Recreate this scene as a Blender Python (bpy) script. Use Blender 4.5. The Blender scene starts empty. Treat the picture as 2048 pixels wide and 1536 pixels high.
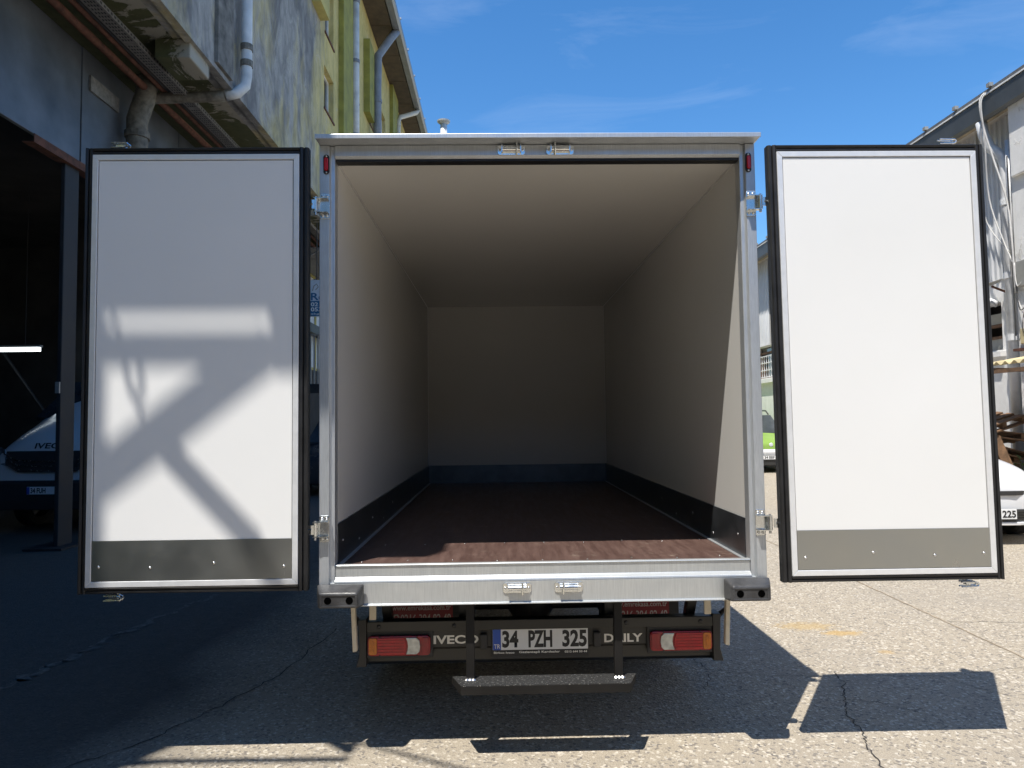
import bpy, bmesh, math, random
from mathutils import Vector, Matrix
R = math.radians
random.seed(7)
sc = bpy.context.scene
COL = sc.collection

# ------------------------------------------------------------------ camera
F_PX = 1420.0
CAM = Vector((-0.2116, -3.4766, 1.610))
def cam_axes(yaw, pitch, roll):
    fwd = Vector((math.sin(yaw), math.cos(yaw), 0)); right = Vector((math.cos(yaw), -math.sin(yaw), 0)); up = Vector((0, 0, 1))
    f = fwd*math.cos(pitch)+up*math.sin(pitch); u = up*math.cos(pitch)-fwd*math.sin(pitch)
    return right*math.cos(roll)+u*math.sin(roll), u*math.cos(roll)-right*math.sin(roll), f
cr, cu, cf = cam_axes(0.0196, 0.0518, -0.0121)
cd = bpy.data.cameras.new('camera'); cd.sensor_width = 36; cd.lens = 36*F_PX/2048; cd.clip_start = .05; cd.clip_end = 2000
cam = bpy.data.objects.new('camera', cd); COL.objects.link(cam)
m = Matrix((cr, cu, -cf)).transposed().to_4x4(); m.translation = CAM; cam.matrix_world = m
sc.camera = cam

# ------------------------------------------------------------------ sky, sun, exposure
KX, KY = .2327, .3676                       # metres a shadow moves per metre of height
w = bpy.data.worlds.new('World'); sc.world = w; w.use_nodes = True
nt = w.node_tree; nt.nodes.clear()
sky = nt.nodes.new('ShaderNodeTexSky'); sky.sky_type = 'NISHITA'; sky.sun_disc = False
sky.sun_elevation = math.atan(1/math.hypot(KX, KY)); sky.sun_rotation = math.pi+math.atan2(KX, KY)
sky.air_density = 1.0; sky.dust_density = 0.05; sky.ozone_density = 3.5; sky.altitude = 50
bg = nt.nodes.new('ShaderNodeBackground'); bg.inputs[1].default_value = .12
wo = nt.nodes.new('ShaderNodeOutputWorld')
# thin cirrus
tc = nt.nodes.new('ShaderNodeTexCoord'); mp = nt.nodes.new('ShaderNodeMapping'); mp.inputs['Scale'].default_value = (1.2, 1.2, 5); mp.inputs['Rotation'].default_value = (.5, .3, .4)
nz = nt.nodes.new('ShaderNodeTexNoise'); nz.inputs['Scale'].default_value = 2.6; nz.inputs['Detail'].default_value = 7; nz.inputs['Roughness'].default_value = .62; nz.inputs['Distortion'].default_value = .6
mr = nt.nodes.new('ShaderNodeMapRange'); mr.inputs[1].default_value = .50; mr.inputs[2].default_value = .9; mr.inputs[3].default_value = 0; mr.inputs[4].default_value = .13
mx = nt.nodes.new('ShaderNodeMixRGB'); mx.inputs[2].default_value = (8, 8.6, 9.4, 1)
nt.links.new(tc.outputs['Generated'], mp.inputs[0]); nt.links.new(mp.outputs[0], nz.inputs['Vector']); nt.links.new(nz.outputs[0], mr.inputs[0])
hs = nt.nodes.new('ShaderNodeHueSaturation'); hs.inputs['Saturation'].default_value = 1.26; hs.inputs['Value'].default_value = 1.2
nt.links.new(sky.outputs[0], hs.inputs['Color']); nt.links.new(mr.outputs[0], mx.inputs[0]); nt.links.new(hs.outputs[0], mx.inputs[1]); nt.links.new(mx.outputs[0], bg.inputs[0]); nt.links.new(bg.outputs[0], wo.inputs[0])
sd = bpy.data.lights.new('sun', 'SUN'); sd.energy = 5.0; sd.angle = R(.36); sd.color = (1, .955, .88)
so = bpy.data.objects.new('sun', sd); COL.objects.link(so); so.location = (-20, -30, 80)
so.rotation_euler = Vector((KX, KY, -1)).to_track_quat('-Z', 'Y').to_euler()
vs = sc.view_settings; vs.view_transform = 'Standard'; vs.look = 'None'; vs.gamma = 1; vs.exposure = .5
sc.render.engine = 'CYCLES'; cy = sc.cycles; cy.use_denoising = True; cy.max_bounces = 10; cy.diffuse_bounces = 6; cy.glossy_bounces = 5; cy.sample_clamp_indirect = 6; cy.caustics_reflective = False; cy.caustics_refractive = False
try: cy.denoiser = 'OPENIMAGEDENOISE'
except Exception: pass

# ------------------------------------------------------------------ materials
class NT:
    def __init__(s, name):
        s.m = bpy.data.materials.new(name); s.m.use_nodes = True; s.t = s.m.node_tree; s.b = s.t.nodes['Principled BSDF']; s.tc = None
    def n(s, typ, **kw):
        n = s.t.nodes.new('ShaderNode'+typ)
        for k, v in kw.items():
            if k.startswith('_'): setattr(n, k[1:], v)
            else: n.inputs[k].default_value = v
        return n
    def l(s, a, b): s.t.links.new(a, b)
    def co(s, scale=(1, 1, 1), loc=(0, 0, 0), rot=(0, 0, 0)):
        if s.tc is None: s.tc = s.n('TexCoord')
        mp = s.n('Mapping'); mp.inputs['Scale'].default_value = scale; mp.inputs['Location'].default_value = loc; mp.inputs['Rotation'].default_value = rot
        s.l(s.tc.outputs['Object'], mp.inputs[0]); return mp.outputs[0]
    def noise(s, scale, detail=4, rough=.55, vec=None, dist=0):
        n = s.n('TexNoise', Scale=scale, Detail=detail, Roughness=rough, Distortion=dist); s.l(vec or s.co(), n.inputs['Vector']); return n.outputs[0]
    def ramp(s, fac, lo, hi, a=0, b=1):
        n = s.n('MapRange'); n.inputs[1].default_value = lo; n.inputs[2].default_value = hi; n.inputs[3].default_value = a; n.inputs[4].default_value = b
        s.l(fac, n.inputs[0]); return n.outputs[0]
    def mix(s, fac, a, b, typ='MIX'):
        n = s.n('MixRGB', _blend_type=typ)
        for i, v in ((0, fac), (1, a), (2, b)):
            if hasattr(v, 'is_linked'): s.l(v, n.inputs[i])
            elif i == 0: n.inputs[0].default_value = v
            else: n.inputs[i].default_value = (*v, 1) if len(v) == 3 else v
        return n.outputs[0]
    def math(s, op, a, b=0.0):
        n = s.n('Math', _operation=op)
        for i, v in ((0, a), (1, b)):
            if hasattr(v, 'is_linked'): s.l(v, n.inputs[i])
            else: n.inputs[i].default_value = v
        return n.outputs[0]
    def set(s, col=None, rough=None, metal=None, spec=None):
        for k, v in (('Base Color', col), ('Roughness', rough), ('Metallic', metal), ('Specular IOR Level', spec)):
            if v is None: continue
            if hasattr(v, 'is_linked'): s.l(v, s.b.inputs[k])
            else: s.b.inputs[k].default_value = (*v, 1) if k == 'Base Color' and len(v) == 3 else v
        return s
    def bump(s, h, strength=.3, dist=.01):
        n = s.n('Bump', Strength=strength, Distance=dist); s.l(h, n.inputs['Height']); s.l(n.outputs[0], s.b.inputs['Normal']); return s

def simple(name, col, rough=.5, metal=0, var=.12, scale=6, bump=0, bscale=60, spec=.5, bdist=.004):
    s = NT(name); n = s.noise(scale, 5)
    c = s.mix(s.ramp(n, .3, .7), [v*(1-var) for v in col], [min(1, v*(1+var)) for v in col])
    s.set(c, s.ramp(n, .3, .7, max(0, rough-.06), min(1, rough+.06)), metal, spec)
    if bump: s.bump(s.noise(bscale, 4), bump, bdist)
    return s.m

M = {}
def mk():
    # galvanised sheet
    for nm, base, vec in (('galv', (.60, .63, .66), (1, 1, .06)), ('galv_h', (.62, .64, .64), (1, 1, .04))):
        s = NT(nm); v = s.co(vec); fine = s.noise(260, 3, .6, v); big = s.noise(9, 5)
        c = s.mix(s.ramp(fine, .3, .7), [b*.80 for b in base], base); c = s.mix(s.ramp(big, .35, .75, 0, .5), c, [b*.72 for b in base])
        s.set(c, s.ramp(big, .3, .7, .32, .46), .58); s.bump(fine, .06, .001); M[nm] = s.m
    M['zinc'] = simple('zinc_plated', (.74, .76, .76), .24, 1.0, .08, 30)
    M['screw'] = simple('screw_steel', (.7, .7, .7), .3, 1.0, .1, 50)
    s = NT('white_grp'); n = s.noise(1.3, 4); sm = s.noise(5, 6, .65, s.co((1, 1, .35)))
    c = s.mix(s.ramp(n, .3, .7), (.80, .80, .785), (.83, .83, .82))
    s.set(c, .34, 0, .5); M['grp'] = s.m
    s = NT('grey_white_liner'); n = s.noise(.9, 4); s.set(s.mix(s.ramp(n, .3, .7), (.67, .665, .64), (.71, .705, .685)), .20, 0, .5); M['liner'] = s.m
    M['alu'] = simple('anodised_trim', (.80, .81, .82), .38, .35, .04, 20)
    M['rubber'] = simple('black_rubber', (.012, .012, .013), .48, 0, .3, 14, .15, 90)
    M['bumper'] = simple('moulded_rubber', (.05, .05, .052), .4, 0, .3, 18, .3, 120)
    # scratched metal kick plate
    s = NT('kick_metal'); a = s.noise(34, 6, .7, s.co((1, 1, .12), rot=(0, .5, 0))); b = s.noise(34, 6, .7, s.co((.1, .1, 1.4), rot=(0, .25, 0))); n = s.noise(4, 4)
    sc1 = s.math('MAXIMUM', s.ramp(a, .68, .74), s.ramp(b, .69, .75))
    s.set(s.mix(s.math('MULTIPLY', sc1, .55), (.42, .43, .42), (.75, .76, .75)), s.ramp(n, .3, .7, .27, .40), .95); M['kick'] = s.m
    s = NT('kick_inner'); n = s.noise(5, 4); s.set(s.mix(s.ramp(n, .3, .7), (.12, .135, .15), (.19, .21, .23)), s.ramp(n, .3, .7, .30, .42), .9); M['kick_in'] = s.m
    # brown film-faced plywood
    s = NT('phenolic_plywood'); g = s.noise(30, 5, .6, s.co((1, .12, 1))); d = s.noise(3.2, 6, .7); d2 = s.noise(14, 6, .75, s.co((1, 2, 1)))
    c = s.mix(s.ramp(g, .3, .7), (.062, .034, .028), (.105, .062, .05)); dm = s.math('MULTIPLY', s.ramp(d, .56, .74), s.ramp(d2, .45, .7))
    c = s.mix(s.math('MULTIPLY', dm, .8), c, (.42, .36, .28)); s.set(c, s.ramp(g, .3, .7, .42, .58)); s.bump(s.noise(420, 2), .12, .001); M['ply'] = s.m
    M['black'] = simple('chassis_black', (.018, .018, .019), .45, 0, .3, 9, .1, 80)
    M['blackpl'] = simple('black_plastic', (.028, .028, .029), .55, 0, .2, 20, .2, 240)
    M['darkgrey'] = simple('dark_grey_paint', (.026, .025, .022), .45, 0, .12, 8)
    M['step_paint'] = simple('black_step_paint', (.012, .011, .010), .6, 0, .2, 8, .1, 90, .25)
    s = NT('grit_tread'); n = s.noise(85, 3, .7); s.set(s.mix(s.ramp(n, .58, .66), (.022, .022, .022), (.5, .5, .48)), s.ramp(n, .5, .7, .6, .3), s.ramp(n, .55, .65, 0, .9)); s.bump(n, .8, .006); M['step_top'] = s.m
    M['beige_alu'] = simple('dusty_profile', (.62, .56, .46), .5, .1, .1, 20)
    M['tyre'] = simple('tyre', (.025, .025, .025), .8, 0, .2, 20, .3, 90)
    M['rim'] = simple('steel_rim', (.45, .46, .47), .4, .8, .1, 9)
    M['red_lens'] = simple('red_lens', (.42, .006, .012), .12, 0, .15, 40)
    M['deep_red'] = simple('deep_red_lens', (.26, .004, .010), .14, 0, .2, 40)
    M['amber'] = simple('amber_lens', (.55, .16, .008), .12, 0, .2, 60)
    M['clear_lens'] = simple('clear_lens', (.52, .53, .50), .1, .2, .3, 30)
    M['plate_white'] = simple('plate_white', (.74, .75, .76), .35, 0, .04, 8)
    M['plate_blue'] = simple('plate_blue', (.02, .08, .42), .4)
    M['hole'] = simple('hole_black', (.002, .002, .002), 1, 0, .1, 8, spec=0)
    M['ink'] = simple('black_ink', (.012, .012, .014), .5)
    M['white_ink'] = simple('white_ink', (.82, .80, .74), .45)
    M['flap'] = simple('mud_flap_rubber', (.02, .02, .02), .6)
    M['flap_red'] = simple('red_print', (.22, .010, .016), .5)
    M['grey_ink'] = simple('faded_print', (.5, .46, .44), .5)
    # concrete / asphalt yard
    s = NT('yard_concrete'); v = s.co()
    agg = s.n('TexVoronoi', Scale=72.0); s.l(v, agg.inputs['Vector']); agg2 = s.noise(150, 4, .7); med = s.noise(11, 6, .65); big = s.noise(.55, 5, .6); wet = s.noise(1.7, 6, .65, s.co((1, 1, 1), (3, 1, 0)))
    c = s.mix(s.ramp(agg2, .33, .68), (.205, .172, .127), (.50, .435, .34)); sep = s.n('SeparateColor'); s.l(agg.outputs['Color'], sep.inputs[0])
    c = s.mix(s.ramp(sep.outputs[0], .80, .9, 0, .75), c, (.11, .10, .095)); c = s.mix(s.ramp(sep.outputs[1], .84, .92, 0, .6), c, (.70, .64, .54))
    c = s.mix(s.ramp(med, .40, .75, 0, .35), c, (.28, .25, .205)); c = s.mix(s.ramp(big, .42, .7, 0, .38), c, (.27, .245, .21)); c = s.mix(s.ramp(wet, .62, .78, 0, .5), c, (.19, .175, .155))
    # ochre spill beside the truck and ground shade painted into the colour on the workshop side
    def spot(x, y, rx, ry, rot, amt, colr, c, nscale=7, lo=.42):
        vec = s.co((1/rx, 1/ry, 1), (-x/rx, -y/ry, 0)); ln = s.n('VectorMath', _operation='LENGTH'); s.l(vec, ln.inputs[0])
        e = s.math('ADD', ln.outputs[1] if len(ln.outputs) > 1 else ln.outputs[0], s.math('MULTIPLY', s.math('SUBTRACT', s.noise(nscale, 6, .7), .5), 2.6))
        return s.mix(s.math('MULTIPLY', s.ramp(e, 1.05, .55), amt), c, colr)
    c = spot(2.14, 2.05, .25, .12, 0, .5, (.40, .27, .09), c, 22); c = spot(2.33, 1.86, .17, .07, 0, .62, (.44, .28, .08), c, 17)
    c = spot(2.42, 1.42, .06, .05, 0, .45, (.42, .27, .09), c, 17)
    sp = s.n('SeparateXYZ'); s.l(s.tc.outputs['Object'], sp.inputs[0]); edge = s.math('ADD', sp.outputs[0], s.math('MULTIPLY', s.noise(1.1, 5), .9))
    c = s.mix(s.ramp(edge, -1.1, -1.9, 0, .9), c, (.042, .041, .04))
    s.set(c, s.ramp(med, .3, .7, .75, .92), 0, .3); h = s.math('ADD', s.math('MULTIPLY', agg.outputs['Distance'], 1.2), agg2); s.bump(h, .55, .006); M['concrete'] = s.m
    M['crack'] = simple('crack_dirt', (.035, .032, .03), .95, 0, .4, 30, .5, 90)
    M['patch'] = simple('broken_edge', (.10, .095, .085), .95, 0, .7, 25, .8, 60)
    M['joint'] = simple('joint_dirt', (.30, .24, .17), .9, 0, .3, 14, .4, 80)
    # weathered yellow render
    s = NT('weathered_render'); v = s.co((1, 1, .40)); st = s.noise(.95, 9, .70, v, .7); fine = s.noise(3.2, 7, .62, s.co((1, 1, .6)), 1.1); blot = s.noise(1.1, 6, .6, s.co((1, 1, .5), (4, 2, 7)), 1.0); big = s.noise(.32, 5, .6); pk = s.noise(3.2, 8, .75, s.co((1, 1, .6)), 1.2)
    sp = s.n('SeparateXYZ'); s.l(s.tc.outputs['Object'], sp.inputs[0])
    near = s.ramp(sp.outputs[1], -3.5, 1.0, .10, -.18)       # root sits at Y 15: the near half of the wall has lost most of its paint
    grey = s.ramp(s.math('ADD', s.math('ADD', s.math('MULTIPLY', st, .62), s.math('MULTIPLY', big, .38)), near), .42, .60)
    yel = s.mix(s.ramp(fine, .3, .7), (.46, .385, .15), (.68, .575, .27)); gr = s.mix(s.ramp(fine, .3, .72), (.20, .20, .20), (.46, .45, .43))
    gr = s.mix(s.ramp(blot, .45, .62, 0, .75), gr, (.12, .12, .125)); yel = s.mix(s.ramp(blot, .52, .7, 0, .5), yel, (.30, .26, .13)); c = s.mix(grey, yel, gr); c = s.mix(s.ramp(pk, .60, .66, 0, .55), c, (.46, .44, .40)); c = s.mix(s.ramp(pk, .34, .28, 0, .6), c, (.07, .07, .068))
    s.set(c, .9, 0, .2); s.bump(s.math('ADD', fine, s.math('MULTIPLY', s.ramp(pk, .58, .64), .8)), .5, .03); M['render'] = s.m
    s = NT('peeling_soffit'); pk = s.noise(1.1, 8, .68, None, 1.3); f = s.noise(6, 6, .7); sp = s.n('SeparateXYZ'); s.l(s.tc.outputs['Object'], sp.inputs[0])
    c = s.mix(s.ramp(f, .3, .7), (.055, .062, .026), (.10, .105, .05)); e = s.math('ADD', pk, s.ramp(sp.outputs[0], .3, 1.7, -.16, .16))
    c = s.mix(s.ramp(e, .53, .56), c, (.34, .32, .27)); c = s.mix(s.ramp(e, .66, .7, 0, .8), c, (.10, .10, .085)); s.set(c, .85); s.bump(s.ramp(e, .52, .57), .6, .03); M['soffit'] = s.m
    M['olive'] = simple('olive_paint', (.27, .26, .06), .8, 0, .25, 3, .3, 30)
    M['yellow'] = simple('yellow_paint', (.48, .42, .15), .85, 0, .2, 3, .3, 30)
    M['steel_panel'] = simple('blue_grey_sheet', (.13, .145, .165), .42, .25, .45, 1.1, .12, 3, .5, .03)
    M['rust'] = simple('rusty_steel', (.13, .055, .035), .75, .2, .5, 9, .4, 60)
    M['tray'] = simple('galvanised_tray', (.27, .25, .23), .55, .5, .3, 20)
    M['pvc'] = simple('old_white_pvc', (.62, .63, .64), .5, 0, .18, 4)
    M['pvc_grey'] = simple('grey_pvc', (.22, .24, .28), .5, 0, .2, 4)
    M['pipe_dirty'] = simple('stained_pipe', (.15, .135, .11), .6, 0, .5, 12, .3, 40)
    M['eave'] = simple('eave_board', (.10, .075, .05), .8, 0, .3, 4, .2, 30)
    M['gutter'] = simple('grey_gutter', (.30, .31, .32), .45, .4, .15, 4)
    M['frame_white'] = simple('white_frame', (.75, .75, .73), .5)
    M['brown'] = simple('brown_wood', (.16, .085, .045), .75, 0, .4, 12, .3, 50)
    M['wood'] = simple('pallet_wood', (.15, .085, .045), .8, 0, .45, 14, .3, 60)
    M['wood_pale'] = simple('pale_plank', (.52, .36, .21), .75, 0, .3, 9, .2, 60)
    s = NT('window_glass'); n = s.noise(2, 3); s.set(s.mix(s.ramp(n, .3, .7), (.02, .025, .03), (.06, .07, .08)), .06, 0, .6); M['glass'] = s.m
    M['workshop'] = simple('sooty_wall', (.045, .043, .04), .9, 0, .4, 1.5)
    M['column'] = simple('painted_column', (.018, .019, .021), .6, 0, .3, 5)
    # right-hand building
    s = NT('white_plaster'); f = s.noise(5, 8, .7, s.co((1, 1, .5)), .4); pk = s.noise(1.6, 8, .72, None, .9)
    c = s.mix(s.ramp(f, .3, .7), (.74, .73, .70), (.84, .83, .81)); c = s.mix(s.ramp(pk, .62, .68, 0, .6), c, (.40, .36, .30)); c = s.mix(s.ramp(pk, .30, .24, 0, .5), c, (.22, .21, .2)); s.set(c, .9); s.bump(s.math('ADD', f, s.ramp(pk, .6, .66)), .5, .02); M['plaster'] = s.m
    M['cladding'] = simple('white_sheet', (.68, .69, .70), .45, .15, .08, 1.5)
    M['yellow_sheet'] = simple('yellowed_sheet', (.55, .46, .26), .6, 0, .25, 7)
    M['roof'] = simple('roof_sheet', (.16, .16, .16), .6, .3, .2, 3)
    M['cable_w'] = simple('white_cable', (.55, .54, .52), .6)
    M['cable_b'] = simple('dark_cable', (.04, .04, .04), .6)
    M['gutter_dark'] = simple('slate_gutter', (.085, .095, .105), .45, .2, .15, 4)
    M['fixture'] = simple('fixture_grey', (.35, .34, .31), .5, .3)
    M['white_paint'] = simple('white_car_paint', (.66, .67, .69), .2, 0, .02, 2)
    M['green_paint'] = simple('lime_car_paint', (.21, .34, .07), .25, 0, .05, 2)
    M['dark_paint'] = simple('dark_car_paint', (.03, .032, .036), .25, 0, .1, 2)
    M['headlamp'] = simple('headlamp', (.35, .37, .40), .08, .4, .3, 20)
    M['leaf'] = simple('leaf', (.06, .11, .03), .55, 0, .4, 9)
    M['sign_white'] = simple('sign_white', (.62, .65, .68), .5)
    M['sign_blue'] = simple('sign_blue', (.02, .13, .26), .5)
    s = NT('tube_light'); s.b.inputs['Emission Color'].default_value = (.85, .97, 1, 1); s.b.inputs['Emission Strength'].default_value = 3.0; M['tube'] = s.m
mk()
# ------------------------------------------------------------------ mesh helpers
OFF = {}
def off(p):
    v = Vector((0, 0, 0))
    while p is not None:
        v = v + OFF.get(p.name, Vector((0, 0, 0))); p = p.parent
    return v
class MB:
    def __init__(s): s.v = []; s.f = []
    def add(s, vs, fs):
        n = len(s.v); s.v += [tuple(v) for v in vs]; s.f += [tuple(i+n for i in f) for f in fs]; return s
    def box(s, x0, x1, y0, y1, z0, z1):
        x0, x1 = min(x0, x1), max(x0, x1); y0, y1 = min(y0, y1), max(y0, y1); z0, z1 = min(z0, z1), max(z0, z1)
        return s.add([(x0, y0, z0), (x1, y0, z0), (x1, y1, z0), (x0, y1, z0), (x0, y0, z1), (x1, y0, z1), (x1, y1, z1), (x0, y1, z1)],
                     [(0, 3, 2, 1), (4, 5, 6, 7), (0, 1, 5, 4), (1, 2, 6, 5), (2, 3, 7, 6), (3, 0, 4, 7)])
    def prism(s, poly, axis, a, b):          # poly of 2-tuples; axis 'x': (y,z)  'y': (x,z)  'z': (x,y)
        n = len(poly)
        def p(t, h): return (h, t[0], t[1]) if axis == 'x' else (t[0], h, t[1]) if axis == 'y' else (t[0], t[1], h)
        vs = [p(t, a) for t in poly]+[p(t, b) for t in poly]
        return s.add(vs, [tuple(range(n))[::-1], tuple(range(n, 2*n))]+[(i, (i+1) % n, n+(i+1) % n, n+i) for i in range(n)])
    def tube(s, pts, r, n=10, cap=True):
        pts = [Vector(p) for p in pts]; rings = []
        rr = r if isinstance(r, (list, tuple)) else [r]*len(pts)
        t0 = (pts[1]-pts[0]).normalized(); a = Vector((0, 0, 1)) if abs(t0.z) < .9 else Vector((1, 0, 0)); u = t0.cross(a).normalized()
        base = len(s.v); vs = []; fs = []
        for i, p in enumerate(pts):
            t = (pts[min(i+1, len(pts)-1)]-pts[max(i-1, 0)]).normalized(); u = (u-t*u.dot(t)).normalized(); w_ = t.cross(u)
            vs += [p+(u*math.cos(2*math.pi*k/n)+w_*math.sin(2*math.pi*k/n))*rr[i] for k in range(n)]
        for i in range(len(pts)-1):
            for k in range(n): fs.append((i*n+k, i*n+(k+1) % n, (i+1)*n+(k+1) % n, (i+1)*n+k))
        if cap: fs += [tuple(range(n))[::-1], tuple(range((len(pts)-1)*n, len(pts)*n))]
        return s.add(vs, fs)
    def lathe(s, prof, c, axis='z', n=24):   # prof: (radius, height)
        c = Vector(c); vs = []; m_ = len(prof)
        for k in range(n):
            a = 2*math.pi*k/n
            for r, h in prof:
                q = (r*math.cos(a), r*math.sin(a), h)
                vs.append(c+Vector(q if axis == 'z' else (q[2], q[0], q[1]) if axis == 'x' else (q[1], q[2], q[0])))
        fs = [(k*m_+i, ((k+1) % n)*m_+i, ((k+1) % n)*m_+i+1, k*m_+i+1) for k in range(n) for i in range(m_-1)]
        return s.add(vs, fs)
    def build(s, name, mat_, parent=None, bevel=0, smooth=False, fix=None, sub=0, seg=2):
        o_ = off(parent); me = bpy.data.meshes.new(name)
        vs = [fix(Vector(v)) for v in s.v] if fix else s.v
        me.from_pydata([tuple(Vector(v)-o_) for v in vs], [], s.f)
        b = bmesh.new(); b.from_mesh(me); bmesh.ops.recalc_face_normals(b, faces=b.faces); b.to_mesh(me); b.free()
        me.materials.append(M[mat_] if isinstance(mat_, str) else mat_)
        ob = bpy.data.objects.new(name, me); COL.objects.link(ob); ob.parent = parent
        if smooth:
            for p in me.polygons: p.use_smooth = True
        if sub:
            md = ob.modifiers.new('sub', 'SUBSURF'); md.levels = sub; md.render_levels = sub
        if bevel:
            md = ob.modifiers.new('bevel', 'BEVEL'); md.width = bevel; md.segments = seg; md.limit_method = 'ANGLE'; md.angle_limit = R(40)
        return ob
def tag(o, label, cat, group=None, kind=None):
    if label: o['label'] = label
    if cat: o['category'] = cat
    if group: o['group'] = group
    if kind: o['kind'] = kind
    return o
def empty(name, loc, label, cat, group=None, rz=0, local=False):
    o = bpy.data.objects.new(name, None); COL.objects.link(o); o.location = loc; o.rotation_euler = (0, 0, rz); o.empty_display_size = .2
    OFF[o.name] = Vector((0, 0, 0)) if local else Vector(loc)
    return tag(o, label, cat, group)
def box(name, mat_, parent, *a, bevel=0, **k): return MB().box(*a).build(name, mat_, parent, bevel, **k)
def dup(o, parent, dv):
    c = o.copy(); COL.objects.link(c); c.parent = parent; c.location = o.location+Vector(dv); return c
def text(name, body, mat_, parent, x0, x1, z0, z1, y, bold=0.0, depth=.0, fit=True, place=None):
    cu_ = bpy.data.curves.new('t', 'FONT'); cu_.body = body; cu_.offset = bold; cu_.resolution_u = 3
    ob = bpy.data.objects.new('t', cu_); COL.objects.link(ob); bpy.context.view_layer.update()
    me = bpy.data.meshes.new_from_object(ob.evaluated_get(bpy.context.evaluated_depsgraph_get())); bpy.data.objects.remove(ob)
    xs = [v.co.x for v in me.vertices]; ys = [v.co.y for v in me.vertices]; a, b, c, d = min(xs), max(xs), min(ys), max(ys); o_ = off(parent)
    for v in me.vertices:
        p = Vector((x0+(v.co.x-a)/(b-a)*(x1-x0), y, z0+(v.co.y-c)/(d-c)*(z1-z0)))
        v.co = (place(p) if place else p)-o_
    me.materials.clear(); me.materials.append(M[mat_])
    t = bpy.data.objects.new(name, me); COL.objects.link(t); t.parent = parent; return t
def disc(name, mat_, parent, c, r, h, axis='y', n=12):   # domed screw head facing -axis
    c = Vector(c); prof = [(0, -h), (r*.6, -h*.9), (r, -h*.3), (r, 0)]
    return MB().lathe(prof, c, axis, n).build(name, mat_, parent, smooth=True)
def wall_x(x, y0, y1, z0, z1, holes, t, face=1):          # wall in plane X=x with rectangular holes (ya,yb,za,zb), thickness t away from the street
    m_ = MB(); ys = sorted({y0, y1, *[h[0] for h in holes], *[h[1] for h in holes]}); zs = sorted({z0, z1, *[h[2] for h in holes], *[h[3] for h in holes]})
    xb = x-face*t
    def inh(a, b): return any(h[0] < a < h[1] and h[2] < b < h[3] for h in holes)
    for i in range(len(ys)-1):
        for j in range(len(zs)-1):
            if inh((ys[i]+ys[i+1])/2, (zs[j]+zs[j+1])/2): continue
            a, b, c, d = ys[i], ys[i+1], zs[j], zs[j+1]
            for xx in (x, xb): m_.add([(xx, a, c), (xx, b, c), (xx, b, d), (xx, a, d)], [(0, 1, 2, 3)])
    for a, b, c, d in holes+[(y0, y1, z0, z1)]:
        m_.add([(x, a, c), (x, b, c), (x, b, d), (x, a, d), (xb, a, c), (xb, b, c), (xb, b, d), (xb, a, d)], [(0, 1, 5, 4), (1, 2, 6, 5), (2, 3, 7, 6), (3, 0, 4, 7)])
    return m_

# ------------------------------------------------------------------ ground
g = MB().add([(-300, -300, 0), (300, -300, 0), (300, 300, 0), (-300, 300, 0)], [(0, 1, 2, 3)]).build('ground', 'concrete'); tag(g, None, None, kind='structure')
def ribbon(name, pts, wd, mat_, z=.004, jit=.02, sub=10):
    rnd = random.Random(len(pts)*7+int(pts[0][0]*100)); P = []
    for (a, b) in zip(pts[:-1], pts[1:]):
        for k in range(sub):
            t = k/sub; P.append(Vector((a[0]+(b[0]-a[0])*t+rnd.uniform(-jit, jit), a[1]+(b[1]-a[1])*t+rnd.uniform(-jit, jit), z)))
    P.append(Vector((*pts[-1], z))); vs = []; fs = []
    for i, p in enumerate(P):
        t = (P[min(i+1, len(P)-1)]-P[max(i-1, 0)]).normalized(); nrm = Vector((-t.y, t.x, 0)); ww = wd*rnd.uniform(.35, 1.0)
        vs += [p+nrm*ww/2, p-nrm*ww/2]
    fs = [(2*i, 2*i+1, 2*i+3, 2*i+2) for i in range(len(P)-1)]
    return MB().add(vs, fs).build(name, mat_, g)
ribbon('expansion_joint', [(3.27, -3), (3.25, 1.25), (3.28, 3.5), (3.3, 12)], .022, 'joint', jit=.004, sub=30)
ribbon('crack', [(1.0, 3.0), (1.03, 2.5), (1.06, 1.38), (1.13, 1.14), (1.0, .8)], .007, 'crack')
ribbon('crack', [(1.90, 1.05), (1.86, .86), (1.74, .62), (1.66, .42), (1.62, .2), (1.56, 0), (1.5, -.3)], .008, 'crack', jit=.015)
ribbon('crack', [(1.74, .62), (1.9, .56), (2.05, .42)], .006, 'crack', jit=.015)
ribbon('crack', [(2.5, .95), (2.62, .7), (2.9, .42)], .005, 'crack', jit=.015)
ribbon('crack', [(1.13, 1.14), (1.5, 1.0), (1.9, .98), (2.5, .95), (3.2, 1.1)], .005, 'crack', jit=.015)
ribbon('crack', [(3.27, 2.1), (4.2, 2.0), (6, 2.1)], .008, 'crack', jit=.02)
ribbon('crack', [(-2.36, -.1), (-2.0, .3), (-1.8, .75), (-1.63, 1.2), (-1.5, 2.2)], .011, 'crack', jit=.02)
ribbon('patch_edge', [(-3.5, .8), (-3.29, 1.03), (-3.2, 1.6), (-3.13, 2.27), (-2.9, 3.4)], .09, 'patch', jit=.05, sub=14)

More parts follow.
